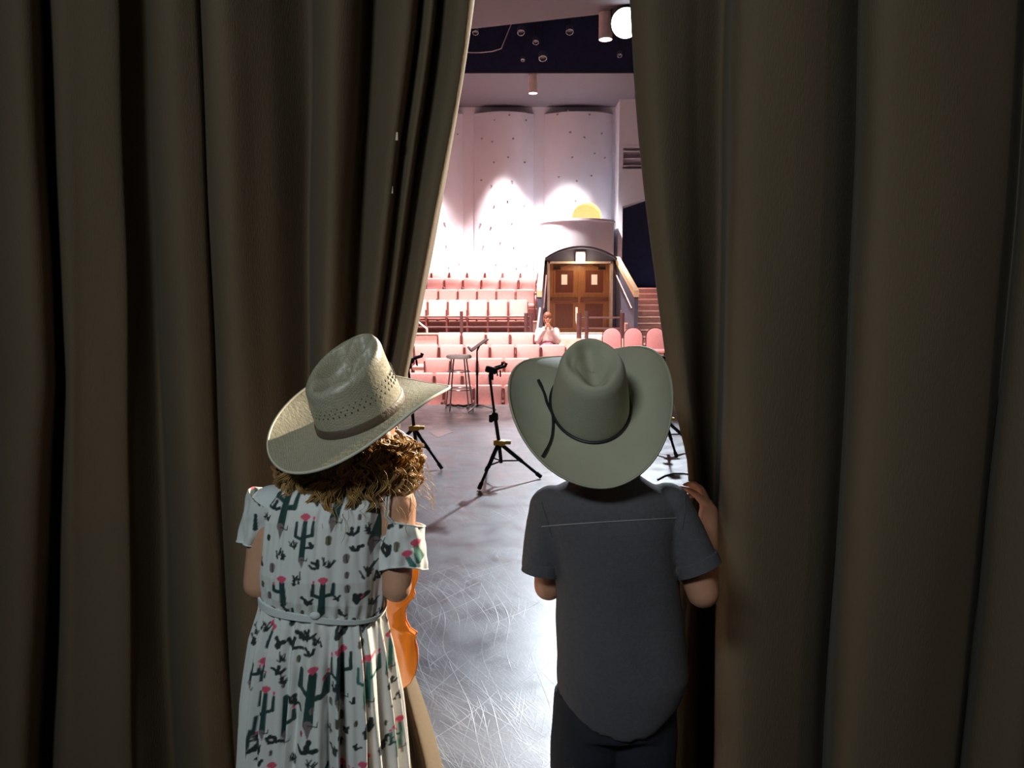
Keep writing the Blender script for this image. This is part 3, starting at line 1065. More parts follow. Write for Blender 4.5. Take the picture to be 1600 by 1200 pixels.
def build_curtain(name, label, lines, ext, side):
    L = [fold_line(x, d) for x, d in lines]
    base = L[0] if side < 0 else L[-1]
    for k, (dx, y) in enumerate(ext):
        ln = [(bx + dx, y + 0.0 * bx) for bx, by in base]
        if side < 0:
            L.insert(0, ln)
        else:
            L.append(ln)
    cols = []
    for zi in range(len(ZL)):
        cols.append(catmull([np.array(l[zi]) for l in L], 7))
    cols = np.array(cols)                     # z, u, 2
    n = cols.shape[1]
    ZF = np.array(sorted(set(list(np.linspace(0.0, 2.6, 70)) + list(np.linspace(2.6, 5.0, 16)))))
    nz = len(ZF)
    P3 = np.zeros((nz, n, 3))
    # smooth (cubic hermite) interpolation up the height
    zl = np.array(ZL)
    for j in range(n):
        for c in range(2):
            v = cols[:, j, c]
            g = np.gradient(v, zl)
            i = np.clip(np.searchsorted(zl, ZF) - 1, 0, len(zl) - 2)
            h = zl[i + 1] - zl[i]
            t = (ZF - zl[i]) / h
            P3[:, j, c] = (2 * t ** 3 - 3 * t ** 2 + 1) * v[i] + (t ** 3 - 2 * t ** 2 + t) * h * g[i] + (-2 * t ** 3 + 3 * t ** 2) * v[i + 1] + (t ** 3 - t ** 2) * h * g[i + 1]
        P3[:, j, 2] = ZF
    P3[0, :, 2] = 0.004
    for i in range(nz):
        for j in range(n):
            w = noise.noise((P3[i, j, 0] * 5, P3[i, j, 1] * 5, ZF[i] * 1.6))
            P3[i, j, 1] += .010 * w
            P3[i, j, 0] += .006 * noise.noise((j * .11, 3.1, ZF[i] * 2.1))
    m = MB()
    m.v = [tuple(p) for p in P3.reshape(-1, 3)]
    m.f = [(i * n + j, i * n + j + 1, (i + 1) * n + j + 1, (i + 1) * n + j) for i in range(nz - 1) for j in range(n - 1)]
    root = thing(name, label, 'curtain', (float(P3[0, :, 0].mean()), 2.0, 0))
    o = obj('drape', m, 'curtain', root, 180)
    s = o.modifiers.new('s', 'SOLIDIFY')
    s.thickness = .006
    s.offset = 0
    return root, o, P3


def pleats(x0, n, step, d0, amp):
    return [(x0 + step * k, d0 + (amp if k % 2 else -amp)) for k in range(1, n + 1)]


O_ = 0.14
LEFT = [((-40, -35, -50), 2.0), ((0, 20, -12), 1.84), ((48, 72, 40), 1.85), ((70, 98, 70), 2.05),
        ((84, 108, 96), 1.92), ((130, 134, 138), 1.93), ((178, 192, 200), 1.96), ((190, 204, 214), 2.0), ((226, 250, 272), 2.12),
        ((238, 262, 288), 1.90), ((262, 290, 318), 1.84), ((302, 326, 352), 1.88), ((312, 338, 368), 1.92), ((326, 352, 384), 1.86), ((350, 378, 410), 1.85),
        ((388, 412, 446), 1.91), ((420, 440, 470), 1.97), ((486, 484, 492), 2.10), ((497, 492, 502), 1.92), ((524, 508, 518), 1.84), ((556, 528, 535), 1.90),
        ((578, 540, 545), 2.06), ((604, 556, 556), 1.94), ((643, 573, 566), 1.88), ((658, 582, 574), 2.0), ((668, 589, 583), 1.94), ((680, 595, 592), 1.93),
        ((690, 600, 600), 2.06),
        ((698, 655, 606, 590, 585, 625), [2.0, 2.0, 1.98, 1.98, 1.95, 1.86]),
        ((716, 670, 616, 600, 592, 652), [1.94, 1.94, 1.94, 1.95, 1.98, 2.02]),
        ((730, 680, 624, 608, 600, 668), [1.93, 1.93, 1.93, 1.96, 2.0, 2.0]),
        ((739, 688, 630, 614, 606, 690), [1.95, 1.95, 1.95, 2.0, 2.08, 2.22]),
        ((743, 692, 633, 616, 608, 694), [2.04, 2.04, 2.04, 2.09, 2.17, 2.33])]
lines = []
for x, d in LEFT:
    d = [v + O_ for v in d] if isinstance(d, list) else d + O_
    lines.append((x, d))
extL = [(-.10, 2.18), (-.20, 1.98), (-.32, 2.0), (-.38, 2.2)]
xx = -.38
for k in range(17):
    xx -= .17
    extL.append((xx, 2.2 if k % 2 else 1.98))
cl_root, cl_o, clP = build_curtain('stage_curtain', 'tan stage curtain on the left, bunched behind the child in the straw hat', lines, extL, -1)

RIGHT = [((985, 1006, 1048, 1080, 1050, 1015), [2.02, 2.02, 2.0, 1.98, 1.98, 1.98]),
         ((990, 1011, 1052, 1083, 1056, 1024), [1.99, 1.99, 1.97, 1.95, 1.95, 1.95]),
         ((1022, 1036, 1066, 1088, 1072, 1048), 1.95),
         ((1062, 1066, 1080, 1093, 1086, 1076), 1.98),
         ((1095, 1096, 1098, 1100, 1101, 1098), [2.02, 2.05, 2.15, 2.18, 2.18, 2.18]),
         ((1136, 1132, 1126, 1122, 1118, 1114), [2.04, 2.08, 2.18, 2.2, 2.2, 2.2]),
         ((1147, 1142, 1134, 1130, 1126, 1123), 1.84),
         ((1175, 1169, 1160, 1156, 1150, 1144), 1.76),
         ((1250, 1241, 1229, 1223, 1215, 1206), 1.78),
         ((1310, 1302, 1290, 1284, 1276, 1262), 1.86),
         ((1340, 1333, 1320, 1312, 1300, 1284), 1.98),
         ((1352, 1345, 1333, 1325, 1312, 1296), 1.82),
         ((1395, 1386, 1372, 1364, 1350, 1332), 1.74),
         ((1500, 1490, 1470, 1458, 1442, 1420), 1.76),
         ((1575, 1562, 1538, 1524, 1508, 1482), 1.86),
         ((1604, 1590, 1562, 1546, 1528, 1500), 2.0),
         ((1622, 1608, 1580, 1564, 1546, 1516), 1.88),
         ((1700, 1686, 1655, 1640, 1620, 1590), 1.80)]
extR = [(.08, 1.88), (.14, 2.08), (.18, 1.9), (.30, 1.84)]
xx = .30
for k in range(16):
    xx += .18
    extR.append((xx, 2.1 if k % 2 == 0 else 1.86))
cr_root, cr_o, crP = build_curtain('stage_curtain', 'tan stage curtain on the right with broad folds, held open by the child in grey', RIGHT, extR, 1)

dg = bpy.context.evaluated_depsgraph_get()


def tree_of(o):
    me = o.data
    off = wloc(o)
    return BVHTree.FromPolygons([tuple(v.co + off) for v in me.vertices], [tuple(p.vertices) for p in me.polygons])


def cast(tree, p, d=(0, 1, 0)):
    h = tree.ray_cast(Vector(p), Vector(d))
    return h[0], h[1]


# two small pale tags on the left curtain
tl = tree_of(cl_o)
for (px, py, w, h) in ((620, 215, .010, .020), (612, 298, .011, .018)):
    dirv = (at(px, py, 2.0) - Vector((0, 0, CAM_H))).normalized()
    hp, nn = cast(tl, (0, 0, CAM_H), dirv)
    if hp:
        obj('tag', MB().box(hp.x - w / 2, hp.x + w / 2, hp.y - .016, hp.y - .012, hp.z - h / 2, hp.z + h / 2), 'tape_tag', cl_root)


# ------------------------------------------------------------------ hats
def make_hat(name, label, center, yaw, tilt, roll, p, brim_m, crown_m):
    """a cattleman-creased western hat; local front = +Y, up = +Z, origin on the head opening"""
    t = thing(name, label, 'hat', center)
    t.rotation_mode = 'XYZ'
    R = Matrix.Rotation(math.radians(roll), 4, 'Y') @ Matrix.Rotation(math.radians(tilt), 4, 'X') @ Matrix.Rotation(math.radians(yaw), 4, 'Z')
    t.rotation_euler = R.to_euler()
    a0, b0 = p['a'], p['b']
    h = p['h']
    n = 96
    # crown
    rings = []
    for i in range(22):
        s = i / 21
        tp = 1 - p['taper'] * s ** 1.5
        if s > .86:
            tp *= 1 - .10 * ((s - .86) / .14) ** 2
        rg = []
        for k in range(n):
            q = 2 * PI * k / n
            x, y = a0 * tp * math.cos(q), b0 * tp * math.sin(q)
            # side dents of the pinched front
            dent = p['dent'] * max(0, math.sin(PI * min(1, max(0, (s - .35) / .75)))) * (math.exp(-((q - .95) / .42) ** 2) + math.exp(-((q - (PI - .95)) / .42) ** 2))
            x *= 1 - dent
            y *= 1 - dent * .35
            z = h * s * (1.0 + p['rise'] * (-math.sin(q)) * s)
            rg.append(Vector((x, y, z)))
        rings.append(rg)
    last = rings[-1]
    for i in range(1, 16):
        f = 1 - i / 15.5
        rg = []
        for k in range(n):
            x, y = last[k].x * f, last[k].y * f
            e = 1 - f ** 3
            z = last[k].z + .007 * math.sin(PI * min(1, (1 - f) * 2.2)) 
            cr = math.exp(-(x / p['cw']) ** 2) * min(1, (1 - f) * 4.5)
            lump = p['crease'] * cr
            sd = p['side'] * (math.exp(-((abs(x) - .046) / .019) ** 2)) * math.exp(-((y - .02) / .052) ** 2) * min(1, (1 - f) * 4)
            rg.append(Vector((x, y, z - lump - sd - p['slope'] * (y / b0) * e * .0)))
        rings.append(rg)
    m = MB()
    m.loft(rings, cap=False)
    o = len(m.v) - n
    m.f.append(tuple(o + k for k in range(n)))
    cr = obj('crown', m, crown_m, t, 180, local=True)
    # brim
    ns = 18
    top, bot = [], []
    for i in range(ns + 1):
        s = i / ns
        rt, rb = [], []
        for k in range(n):
            q = 2 * PI * k / n
            c, sn = math.cos(q), math.sin(q)
            w = p['bw'] + p['bl'] * abs(sn) ** 1.5
            A, B = a0 * .985 + s * w, b0 * .985 + s * w
            side = abs(c) ** 1.7
            curl = (p['curlR'] if c > 0 else p['curlL']) * side * s ** 1.8
            inw = curl * p['inward'] * s
            x = (A - inw) * c
            y = B * sn
            z = curl - (p['dipF'] if sn > 0 else p['dipB']) * abs(sn) ** 2 * s ** 1.3 + .006 * (1 - s) ** 3
            z += .002 * math.sin(3 * q + 1) * s
            rt.append(Vector((x, y, z)))
            rb.append(Vector((x, y, z - .003)))
        top.append(rt)
        bot.append(rb)
    m = MB()
    m.loft(bot[::-1] + top, cap=False)
    n0 = len(bot + top)
    m.f += [((n0 - 1) * n + k, (n0 - 1) * n + (k + 1) % n, (k + 1) % n, k)[::-1] for k in range(0)]
    br = obj('brim', m, brim_m, t, 60, local=True)
    ed = [v + Vector((0, 0, -.0015)) for v in top[-1]]
    obj('brim_edge', MB().tube(ed + [ed[0], ed[1]], .0026, 6), p['edge_m'], br, 60, local=True)
    return t, cr, br


KY = 1.55
gh, gcr, gbr = make_hat('cowboy_hat', 'cream woven straw cowboy hat with brown band worn by the child in the cactus-print dress', at(566, 650, 1.56), -40, 19, -14,
                        dict(a=.080, b=.100, h=.125, taper=.08, dent=.10, rise=-.18, cw=.017, crease=.040, side=.052, slope=0, bw=.093, bl=.012,
                             curlR=.030, curlL=.060, inward=.5, dipF=.030, dipB=.004, edge_m='edge_binding'), 'straw', 'straw')
# woven vent holes round the straw crown, and its ribbon band
vh = None
for row in range(3):
    for k in range(44):
        q = 2 * PI * (k + .5 * (row % 2)) / 44
        s = .42 + row * .075
        tp = 1 - .10 * s ** 1.5
        pos = Vector((.080 * tp * math.cos(q), .100 * tp * math.sin(q), .125 * s * (1 + .18 * math.sin(q) * s)))
        if vh is None:
            vh = MB().add([(-.0030, 0, 0), (0, 0, -.0046), (.0030, 0, 0), (0, 0, .0046), (0, -.0012, 0), (0, .002, 0)],
                          [(0, 1, 4), (1, 2, 4), (2, 3, 4), (3, 0, 4), (1, 0, 5), (2, 1, 5), (3, 2, 5), (0, 3, 5)]).mesh('vent_hole')
            vh.materials.append(MATS['hole'])
        g = bpy.data.objects.new('vent_hole', vh)
        C.objects.link(g)
        g.parent = gcr
        nrm = Vector((math.cos(q) / .08, math.sin(q) / .1, 0)).normalized()
        g.location = pos
        g.rotation_euler = (0, 0, math.atan2(nrm.y, nrm.x) + PI / 2)
bd = MB()
rings = []
for z, e in ((.003, .0015), (.006, .0032), (.020, .0030), (.023, .0012)):
    tp = 1 - .10 * (z / .125) ** 1.5
    rings.append([Vector(((.080 * tp + e) * math.cos(2 * PI * k / 64), (.100 * tp + e) * math.sin(2 * PI * k / 64), z)) for k in range(64)])
bd.loft(rings, cap=False)
obj('hat_band', bd, 'ribbon', gh, 60, local=True)

bh, bcr, bbr = make_hat('cowboy_hat', 'plain pale felt cowboy hat with thin black cord worn by the child in grey', at(922, 634, 1.56), 3, 41, -3,
                        dict(a=.079, b=.100, h=.128, taper=.24, dent=.12, rise=.02, cw=.024, crease=.030, side=.018, slope=0, bw=.104, bl=-.004,
                             curlR=.080, curlL=.050, inward=.35, dipF=.050, dipB=.010, edge_m='felt'), 'felt', 'felt')
cd = MB()
cd.tube([((.081) * math.cos(2 * PI * k / 64), (.1025) * math.sin(2 * PI * k / 64), .006) for k in range(66)], .0034, 8)
cord = obj('hat_cord', cd, 'cord', bh, 60, local=True)


def brim_z(x, y, P=None):
    a0, b0, w = .079 * .985, .100 * .985, .098
    q = math.atan2(y, x)
    lo, hi = 0, 1
    for _ in range(30):
        s = (lo + hi) / 2
        if ((x / (a0 + s * w)) ** 2 + (y / (b0 + s * w)) ** 2) > 1:
            lo = s
        else:
            hi = s
    q = math.atan2(y / (b0 + s * w), x / (a0 + s * w))
    c, sn = math.cos(q), math.sin(q)
    return .05 * abs(c) ** 1.7 * s ** 1.8 - .010 * sn * sn * s ** 1.3 + .006 * (1 - s) ** 3


for pts in ([(-.0795, -.022), (-.087, .01), (-.090, .04), (-.098, .075)], [(-.0795, -.022), (-.083, -.055), (-.092, -.09), (-.113, -.135)]):
    pp = [np.array(q) for q in pts]
    pp = catmull(pp, 8)
    obj('cord_tail', MB().tube([(q[0], q[1], max(brim_z(q[0], q[1]) + .003, .003)) for q in pp], [.0028] * (len(pp) - 5) + [.0036] * 5, 8), 'cord', cord, 60, local=True)


# ------------------------------------------------------------------ people
def wrinkle(me, amp, sc, seed=0.0):
    me.calc_normals_split() if hasattr(me, 'calc_normals_split') else None
    nv = len(me.vertices)
    co = [v.co.copy() for v in me.vertices]
    no = [v.normal.copy() for v in me.vertices]
    for i in range(nv):
        p = co[i]
        w = noise.noise((p.x * sc[0] + seed, p.y * sc[1], p.z * sc[2])) + .5 * noise.noise((p.x * sc[0] * 2.3 + p.z * sc[0], p.y * sc[1], p.z * sc[2] * 2.1 + seed))
        me.vertices[i].co = p + no[i] * (amp * w)
    me.update()


def hand(mb, wrist, d, nrm, thumb, S=1.0, curl=(.35, .55, .45), spread=.08, tc=.4):
    """palm, four fingers and a thumb; d = direction of the palm, nrm = the side to which the fingers close"""
    d = Vector(d).normalized()
    nrm = Vector(nrm)
    nrm = (nrm - d * nrm.dot(d)).normalized()
    s = d.cross(nrm).normalized() * thumb
    w = Vector(wrist)
    R = Matrix((s, d, nrm)).transposed()
    mb.ball(w + d * .038 * S, (.033 * S, .045 * S, .014 * S), 16, 10, M=R.to_4x4())
    mb.tube([w - d * .02 * S, w + d * .03 * S], [.019 * S, .021 * S], 12)
    for k, (off, ln, r) in enumerate(((.024, .066, .0078), (.008, .074, .0080), (-.008, .069, .0076), (-.023, .054, .0068))):
        p = w + d * (.070 - .004 * abs(k - 1)) * S + s * off * S
        base = w + d * .045 * S + s * off * .9 * S
        dd = (d + s * (off / .024) * spread).normalized()
        pts, rad = [base, p], [r * S * 1.1, r * S * 1.05]
        ang = 0
        for j, fr in enumerate((.45, .30, .25)):
            ang += curl[j]
            v = dd * math.cos(ang) + nrm * math.sin(ang)
            p = p + v * ln * fr * S
            pts.append(p)
            rad.append(r * S * (1 - .1 * (j + 1)))
        mb.limb(pts, rad, 10)
    b = w + d * .012 * S + s * .024 * S + nrm * .006 * S
    v1 = (d * .75 + s * .65 + nrm * tc).normalized()
    v2 = (d * .9 + s * .15 + nrm * (tc + .3)).normalized()
    p1 = b + v1 * .034 * S
    p2 = p1 + v2 * .026 * S
    p3 = p2 + (v2 + nrm * .3).normalized() * .020 * S
    mb.limb([b, p1, p2, p3], [.0115 * S, .0098 * S, .0086 * S, .0072 * S], 10)


def head(mb, c, M):
    """skull, jaw, nose, brow and ears; M turns the head, which faces local +Y"""
    M4 = M.to_4x4()

    def q(a, b, cc):
        return Vector(c) + M @ Vector((a, b, cc))
    mb.ball(q(0, -.008, .022), (.071, .088, .083), 22, 14, M=M4)
    mb.ball(q(0, .022, -.035), (.056, .062, .058), 20, 12, M=M4)
    mb.ball(q(0, .060, -.074), (.024, .022, .018), 14, 9, M=M4)
    mb.limb([q(0, .080, .006), q(0, .098, -.022)], [.008, .0125], 12)
    mb.ball(q(0, .073, -.052), (.024, .014, .012), 14, 9, M=M4)
    for s in (-1, 1):
        mb.ball(q(s * .073, -.004, -.004), (.010, .018, .028), 12, 9, M=M4)
        mb.ball(q(s * .030, .066, .020), (.022, .014, .010), 12, 8, M=M4)
        mb.ball(q(s * .036, .058, -.026), (.024, .022, .022), 12, 8, M=M4)


def face(parent, c, M):
    def q(a, b, cc):
        return Vector(c) + M @ Vector((a, b, cc))
    for s in (-1, 1):
        obj('eye', MB().ball(q(s * .030, .071, .003), (.011, .009, .007), 12, 8, M=M.to_4x4()), 'eye', parent, 180)
    obj('mouth', MB().ball(q(0, .086, -.053), (.019, .006, .006), 12, 8, M=M.to_4x4()), 'lips', parent, 180)


def ell_ring(cx, cy, cz, a, b, n=40, pw=2.3, zf=None):
    rg = []
    for k in range(n):
        t = 2 * PI * k / n
        c, s = math.cos(t), math.sin(t)
        rr = (abs(c) ** pw + abs(s) ** pw) ** (-1 / pw)
        z = cz + (zf(t) if zf else 0)
        rg.append(Vector((cx + a * rr * c, cy + b * rr * s, z)))
    return rg


def ring_px(px, py, hw, dep, Y=KY, **kw):
    p = at(px, py, Y)
    return ell_ring(p.x, Y, p.z, hw * Y / F_PX, dep, **kw)


# --------------------------------------------------------------- the boy
boy = thing('person', 'child in grey short-sleeved shirt and pale felt hat, one hand holding the right curtain', 'person', (at(962, 900, KY).x, KY, 0))
sh = MB()
bx = at(965, 1135, KY)
tail = lambda t: -.055 * abs(math.sin(t)) ** 2 + .0
rings = [ring_px(962, 1098, 92, .098, zf=lambda t: .012 + .032 * abs(math.cos(t)) ** 3 - .042 * abs(math.sin(t)) ** 2, n=44),
         ring_px(965, 1085, 99, .102, zf=lambda t: .012 * abs(math.cos(t)) ** 3 - .018 * abs(math.sin(t)) ** 2, n=44),
         ring_px(970, 1045, 107, .105, n=44), ring_px(968, 990, 102, .104, n=44), ring_px(964, 930, 97, .100, n=44), ring_px(958, 870, 100, .098, n=44),
         ring_px(952, 815, 110, .094, n=44), ring_px(950, 785, 112, .085, n=44), ring_px(950, 768, 100, .070, n=44), ring_px(952, 755, 72, .058, n=44), ring_px(954, 742, 45, .05, n=44), ring_px(955, 730, 42, .048, n=44)]
sh.loft(rings)
shL, shR = at(862, 792, KY), at(1046, 786, KY)
endL, endR = at(845, 893, KY - .01), at(1090, 888, KY - .025)
sh.tube([shL + Vector((.02, 0, .005)), shL, shL + (endL - shL) * .5, endL], [.042, .046, .043, .037], 18)
sh.ball(shL, .046, 18, 12)
sh.tube([shR + Vector((-.02, 0, .005)), shR, shR + (endR - shR) * .5, endR], [.045, .05, .05, .048], 18)
sh.ball(shR, .049, 18, 12)
me = remesh(sh, .0055, 5)
wrinkle(me, .010, (7, 7, 3.2), 2.0)
shirt = obj('shirt', me, 'shirt', boy, 180)
for e, s, r in ((endL, shL, .0375), (endR, shR, .048)):
    dv = (e - s).normalized()
    obj('cuff', MB().tube([e - dv * .022, e - dv * .020, e + dv * .003, e + dv * .005], [r + .0005, r + .003, r + .003, r - .004], 26), 'shirt', shirt, 50)
ts = tree_of(shirt)


def seam(parent, pix, m, r=.0011):
    pts = []
    for px, py in pix:
        dv = (at(px, py, 1.5) - Vector((0, 0, CAM_H))).normalized()
        hp, nn = cast(ts, (0, 0, CAM_H), dv)
        if hp:
            pts.append(hp + nn * .0006)
    if len(pts) > 2:
        obj('seam', MB().tube(pts, r, 5), m, parent)


seam(shirt, [(846 + k * 7, 823 - 14 * (k / 31) ** .8) for k in range(31)], 'stitch')
seam(shirt, [(1068 + 2 * math.sin(k * .4), 772 + k * 5) for k in range(12)], 'shirt', .0014)
seam(shirt, [(846 + 1.5 * k, 785 + k * 5) for k in range(12)], 'shirt', .0014)
col = MB()
nc = at(955, 737, KY)
col.loft([ell_ring(nc.x, KY + .012, nc.z + dz, .052 + e, .058 + e, 36) for dz, e in ((-.03, .012), (.012, .0), (.016, -.004), (-.02, .004))], cap=False)
obj('collar', col, 'shirt', shirt, 60)
# body
bb = MB()
hc = at(935, 668, 1.63)
hm = (Matrix.Rotation(.30, 3, 'X'))
head(bb, hc, hm)
bb.limb([at(955, 760, KY), hc + Vector((.008, -.02, -.05))], [.045, .042], 16)
bb.loft([ring_px(962, 1100, 82, .085), ring_px(962, 1000, 78, .082), ring_px(958, 880, 82, .08), ring_px(952, 800, 92, .07), ring_px(953, 768, 70, .05)])
elR = at(1098, 925, KY - .022)
wrR = at(1107, 800, 1.80)
bb.limb([shR, elR, wrR], [.036, .033, .023], 16)
hd = (at(1090, 742, 1.90) - wrR)
hand(bb, wrR, hd, (-.75, .55, .1), 1, .86, (.55, .75, .6), .05, .5)
elL = at(857, 915, KY + .02)
wrL = at(872, 905, KY + .22)
bb.limb([shL + Vector((.005, 0, 0)), elL, wrL], [.038, .031, .021], 16)
hand(bb, wrL, (.2, .9, .25), (.9, -.1, 0), -1, .86, (.5, .6, .5))
hz = .70
for s in (-1, 1):
    hx = boy.location.x + s * .062
    bb.limb([(hx, KY, hz), (hx + s * .012, KY + .03, .40), (hx + s * .015, KY - .01, .07)], [.058, .040, .03], 16)
me = remesh(bb, .0042, 3)
body = obj('body', me, 'skin_boy', boy, 180)
face(body, hc, hm)
hr = MB()
hr.ball(hc + hm @ Vector((0, -.014, .028)), (.076, .090, .084), 24, 16, M=hm.to_4x4())
obj('hair', hr, 'hair_dark', boy, 180)
jn = MB()
jn.loft([ring_px(962, 1130, 86, .092, n=36), ring_px(963, 1100, 90, .095, n=36), ring_px(964, 1060, 84, .088, n=36), ring_px(964, 1040, 80, .083, n=36)])
for s in (-1, 1):
    hx = boy.location.x + s * .058
    jn.tube([(hx, KY, .80), (hx, KY, .68), (hx + s * .012, KY + .025, .40), (hx + s * .016, KY - .01, .06)], [.070, .076, .058, .055], 20)
me = remesh(jn, .006, 5)
wrinkle(me, .004, (8, 8, 6), 5.0)
obj('jeans', me, 'denim', boy, 180)


def shoe(parent, x, y, m):
    s = MB()
    rg = []
    for i, (yy, w, h) in enumerate(((-.075, .020, .05), (-.065, .030, .075), (-.03, .034, .085), (.02, .036, .065), (.07, .042, .045), (.115, .034, .034), (.13, .018, .024))):
        rg.append([Vector((x + w * math.cos(2 * PI * k / 18), y + yy, max(.002, h * .5 + h * .5 * math.sin(2 * PI * k / 18) * 1.0))) for k in range(18)])
    s.loft(rg)
    obj('shoe', s, m, parent, 60)


for s in (-1, 1):
    shoe(boy, boy.location.x + s * .075, KY, 'shoe')

# --------------------------------------------------------------- the curly-haired child
GX = at(505, 950, KY).x
girl = thing('person', 'child in white cactus-print dress and straw hat peering through the curtains', 'person', (GX, KY, 0))
gb = MB()
ghc = at(564, 684, 1.585)
ghm = Matrix.Rotation(-.55, 3, 'Z') @ Matrix.Rotation(.12, 3, 'X')
head(gb, ghc, ghm)
gb.limb([at(525, 770, KY), ghc + Vector((0, -.012, -.05))], [.042, .038], 16)
gb.loft([ring_px(505, 960, 80, .072), ring_px(506, 900, 80, .072), ring_px(510, 830, 82, .070), ring_px(518, 785, 88, .06), ring_px(522, 768, 66, .045)])
gsR, gsL = at(617, 789, KY), at(424, 798, KY)
geR, geL = at(620, 918, KY - .035), at(404, 912, KY - .02)
gwR, gwL = at(588, 905, 1.74), at(455, 905, 1.74)
gb.limb([at(560, 785, KY), gsR, gsR + (geR - gsR) * .5 + Vector((.004, 0, 0)), geR, gwR], [.04, .045, .034, .030, .021], 16)
hand(gb, gwR, (-.6, .5, .2), (-.2, .3, -.7), 1, .82, (.6, .8, .6))
gb.limb([at(480, 790, KY), gsL, geL, gwL], [.04, .042, .031, .021], 16)
hand(gb, gwL, (.6, .5, .3), (.2, .3, -.7), -1, .82, (.6, .8, .6))
for s in (-1, 1):
    hx = GX + s * .058
    gb.limb([(hx, KY, .82), (hx, KY + .02, .43), (hx + s * .005, KY - .01, .06)], [.075, .045, .028], 16)
gbody = obj('body', remesh(gb, .0042, 3), 'skin', girl, 180)
face(gbody, ghc, ghm)
for s in (-1, 1):
    shoe(girl, GX + s * .063, KY, 'shoe')

# printed cloth: the cactus motifs lie in the plane of the cloth (metres across, metres up)
WHITE = np.array((.74, .74, .72))
GREEN, TEAL, DARK = (.012, .050, .048), (.035, .16, .13), (.016, .024, .026)
PINK, BROWN, OLIVE = (.72, .09, .17), (.22, .17, .17), (.16, .15, .09)
MOT = []           # each: bounding centre, radius, list of (segment a, b, r0, r1, colour)


def uv(px, py, Y=1.465):
    p = at(px, py, Y)
    return np.array((p.x, p.z))


PXM = 1.465 / F_PX


def motif(segs):
    pts = np.array([q for s in segs for q in (s[0], s[1])])
    c = pts.mean(0)
    MOT.append((c, np.abs(pts - c).max() + .02, segs))


def flower(px, py, s=1.0):
    out = []
    for a in (-.9, -.35, .2, .75):
        d = np.array((math.sin(a), math.cos(a))) * 7 * PXM * s
        out.append((uv(px, py), uv(px, py) + d, 2.2 * PXM * s, 3.0 * PXM * s, PINK))
    return out


def saguaro(x0, y0, x1, y1, r, arms='LR', col=GREEN, fl=True, root=True, s=1.0):
    A, B = uv(x0, y0), uv(x1, y1)
    sg = [(A + (B - A) * .04, B, r * .75 * PXM, r * 1.0 * PXM, col)]
    L = np.linalg.norm(B - A)
    up = (A - B) / L
    rt = np.array((up[1], -up[0]))
    for k, a in enumerate(arms):
        sd = -1 if a.upper() == 'L' else 1
        f = .42 + .08 * ((k + int(x0)) % 3)
        ln = .34 if a.isupper() else .22
        p = B + up * L * f
        e = p + rt * sd * (r * 2.1 + 3) * PXM + up * L * .08
        sg.append((p, e, r * .5 * PXM, r * .55 * PXM, col))
        sg.append((e, e + up * L * ln, r * .62 * PXM, r * .45 * PXM, col))
        if (k + int(y0)) % 2 == 0:
            sg.append((e + up * L * (ln + .03), e + up * L * (ln + .1), .8 * PXM, 2.2 * PXM, PINK))
    if root:
        sg.append((B, B - up * r * 2.6 * PXM + rt * 2 * PXM, r * .9 * PXM, .4 * PXM, BROWN))
        sg.append((B, B + rt * r * 1.8 * PXM, .9 * PXM, .8 * PXM, DARK))
        sg.append((B + rt * r * 1.8 * PXM, B + rt * r * 1.9 * PXM + up * r * PXM, .9 * PXM, .6 * PXM, DARK))
    if fl:
        sg += flower(x0, y0 - 1, s)
    motif(sg)


def pads(px, py, s=1.0, seed=0, col=DARK, n=6):
    s *= 1.2
    rnd = random.Random(seed + int(px * 7 + py))
    c = uv(px, py)
    sg = []
    p = c.copy()
    a = rnd.uniform(-.6, .6)
    for k in range(n):
        d = np.array((math.sin(a), math.cos(a))) * (5.5 * s * PXM)
        q = p + d
        sg.append((p + d * .25, q, 1.9 * s * PXM, (2.9 - .3 * k) * s * PXM, col))
        if k % 2 == 1:
            p = c + d * .4
            a = rnd.uniform(-1.9, 1.9)
        else:
            p = q
            a += rnd.uniform(-1.1, 1.1)
    motif(sg)


def sketch(px, py, s=1.0, seed=0, col=DARK):
    s *= 1.15
    rnd = random.Random(seed + int(px * 3 + py))
    sg = []
    c = uv(px, py)
    for k in range(6):
        a = rnd.uniform(-.7, .8)
        o = np.array((rnd.uniform(-6, 6), rnd.uniform(-6, 4))) * s * PXM
        d = np.array((math.sin(a), math.cos(a))) * rnd.uniform(7, 13) * s * PXM
        sg.append((c + o, c + o + d, 1.3 * s * PXM, 1.0 * s * PXM, col))
        sg.append((c + o, c + o + np.array((rnd.uniform(-5, 5), 2)) * s * PXM, 1.4 * s * PXM, 1.0 * s * PXM, col))
    motif(sg)


def oval(px, py, r=5, col=OLIVE):
    motif([(uv(px, py - r * .5), uv(px - .5, py + r * .5), r * .85 * PXM, r * .75 * PXM, col), (uv(px, py - r), uv(px + 1, py + r), .8 * PXM, .8 * PXM, DARK)])


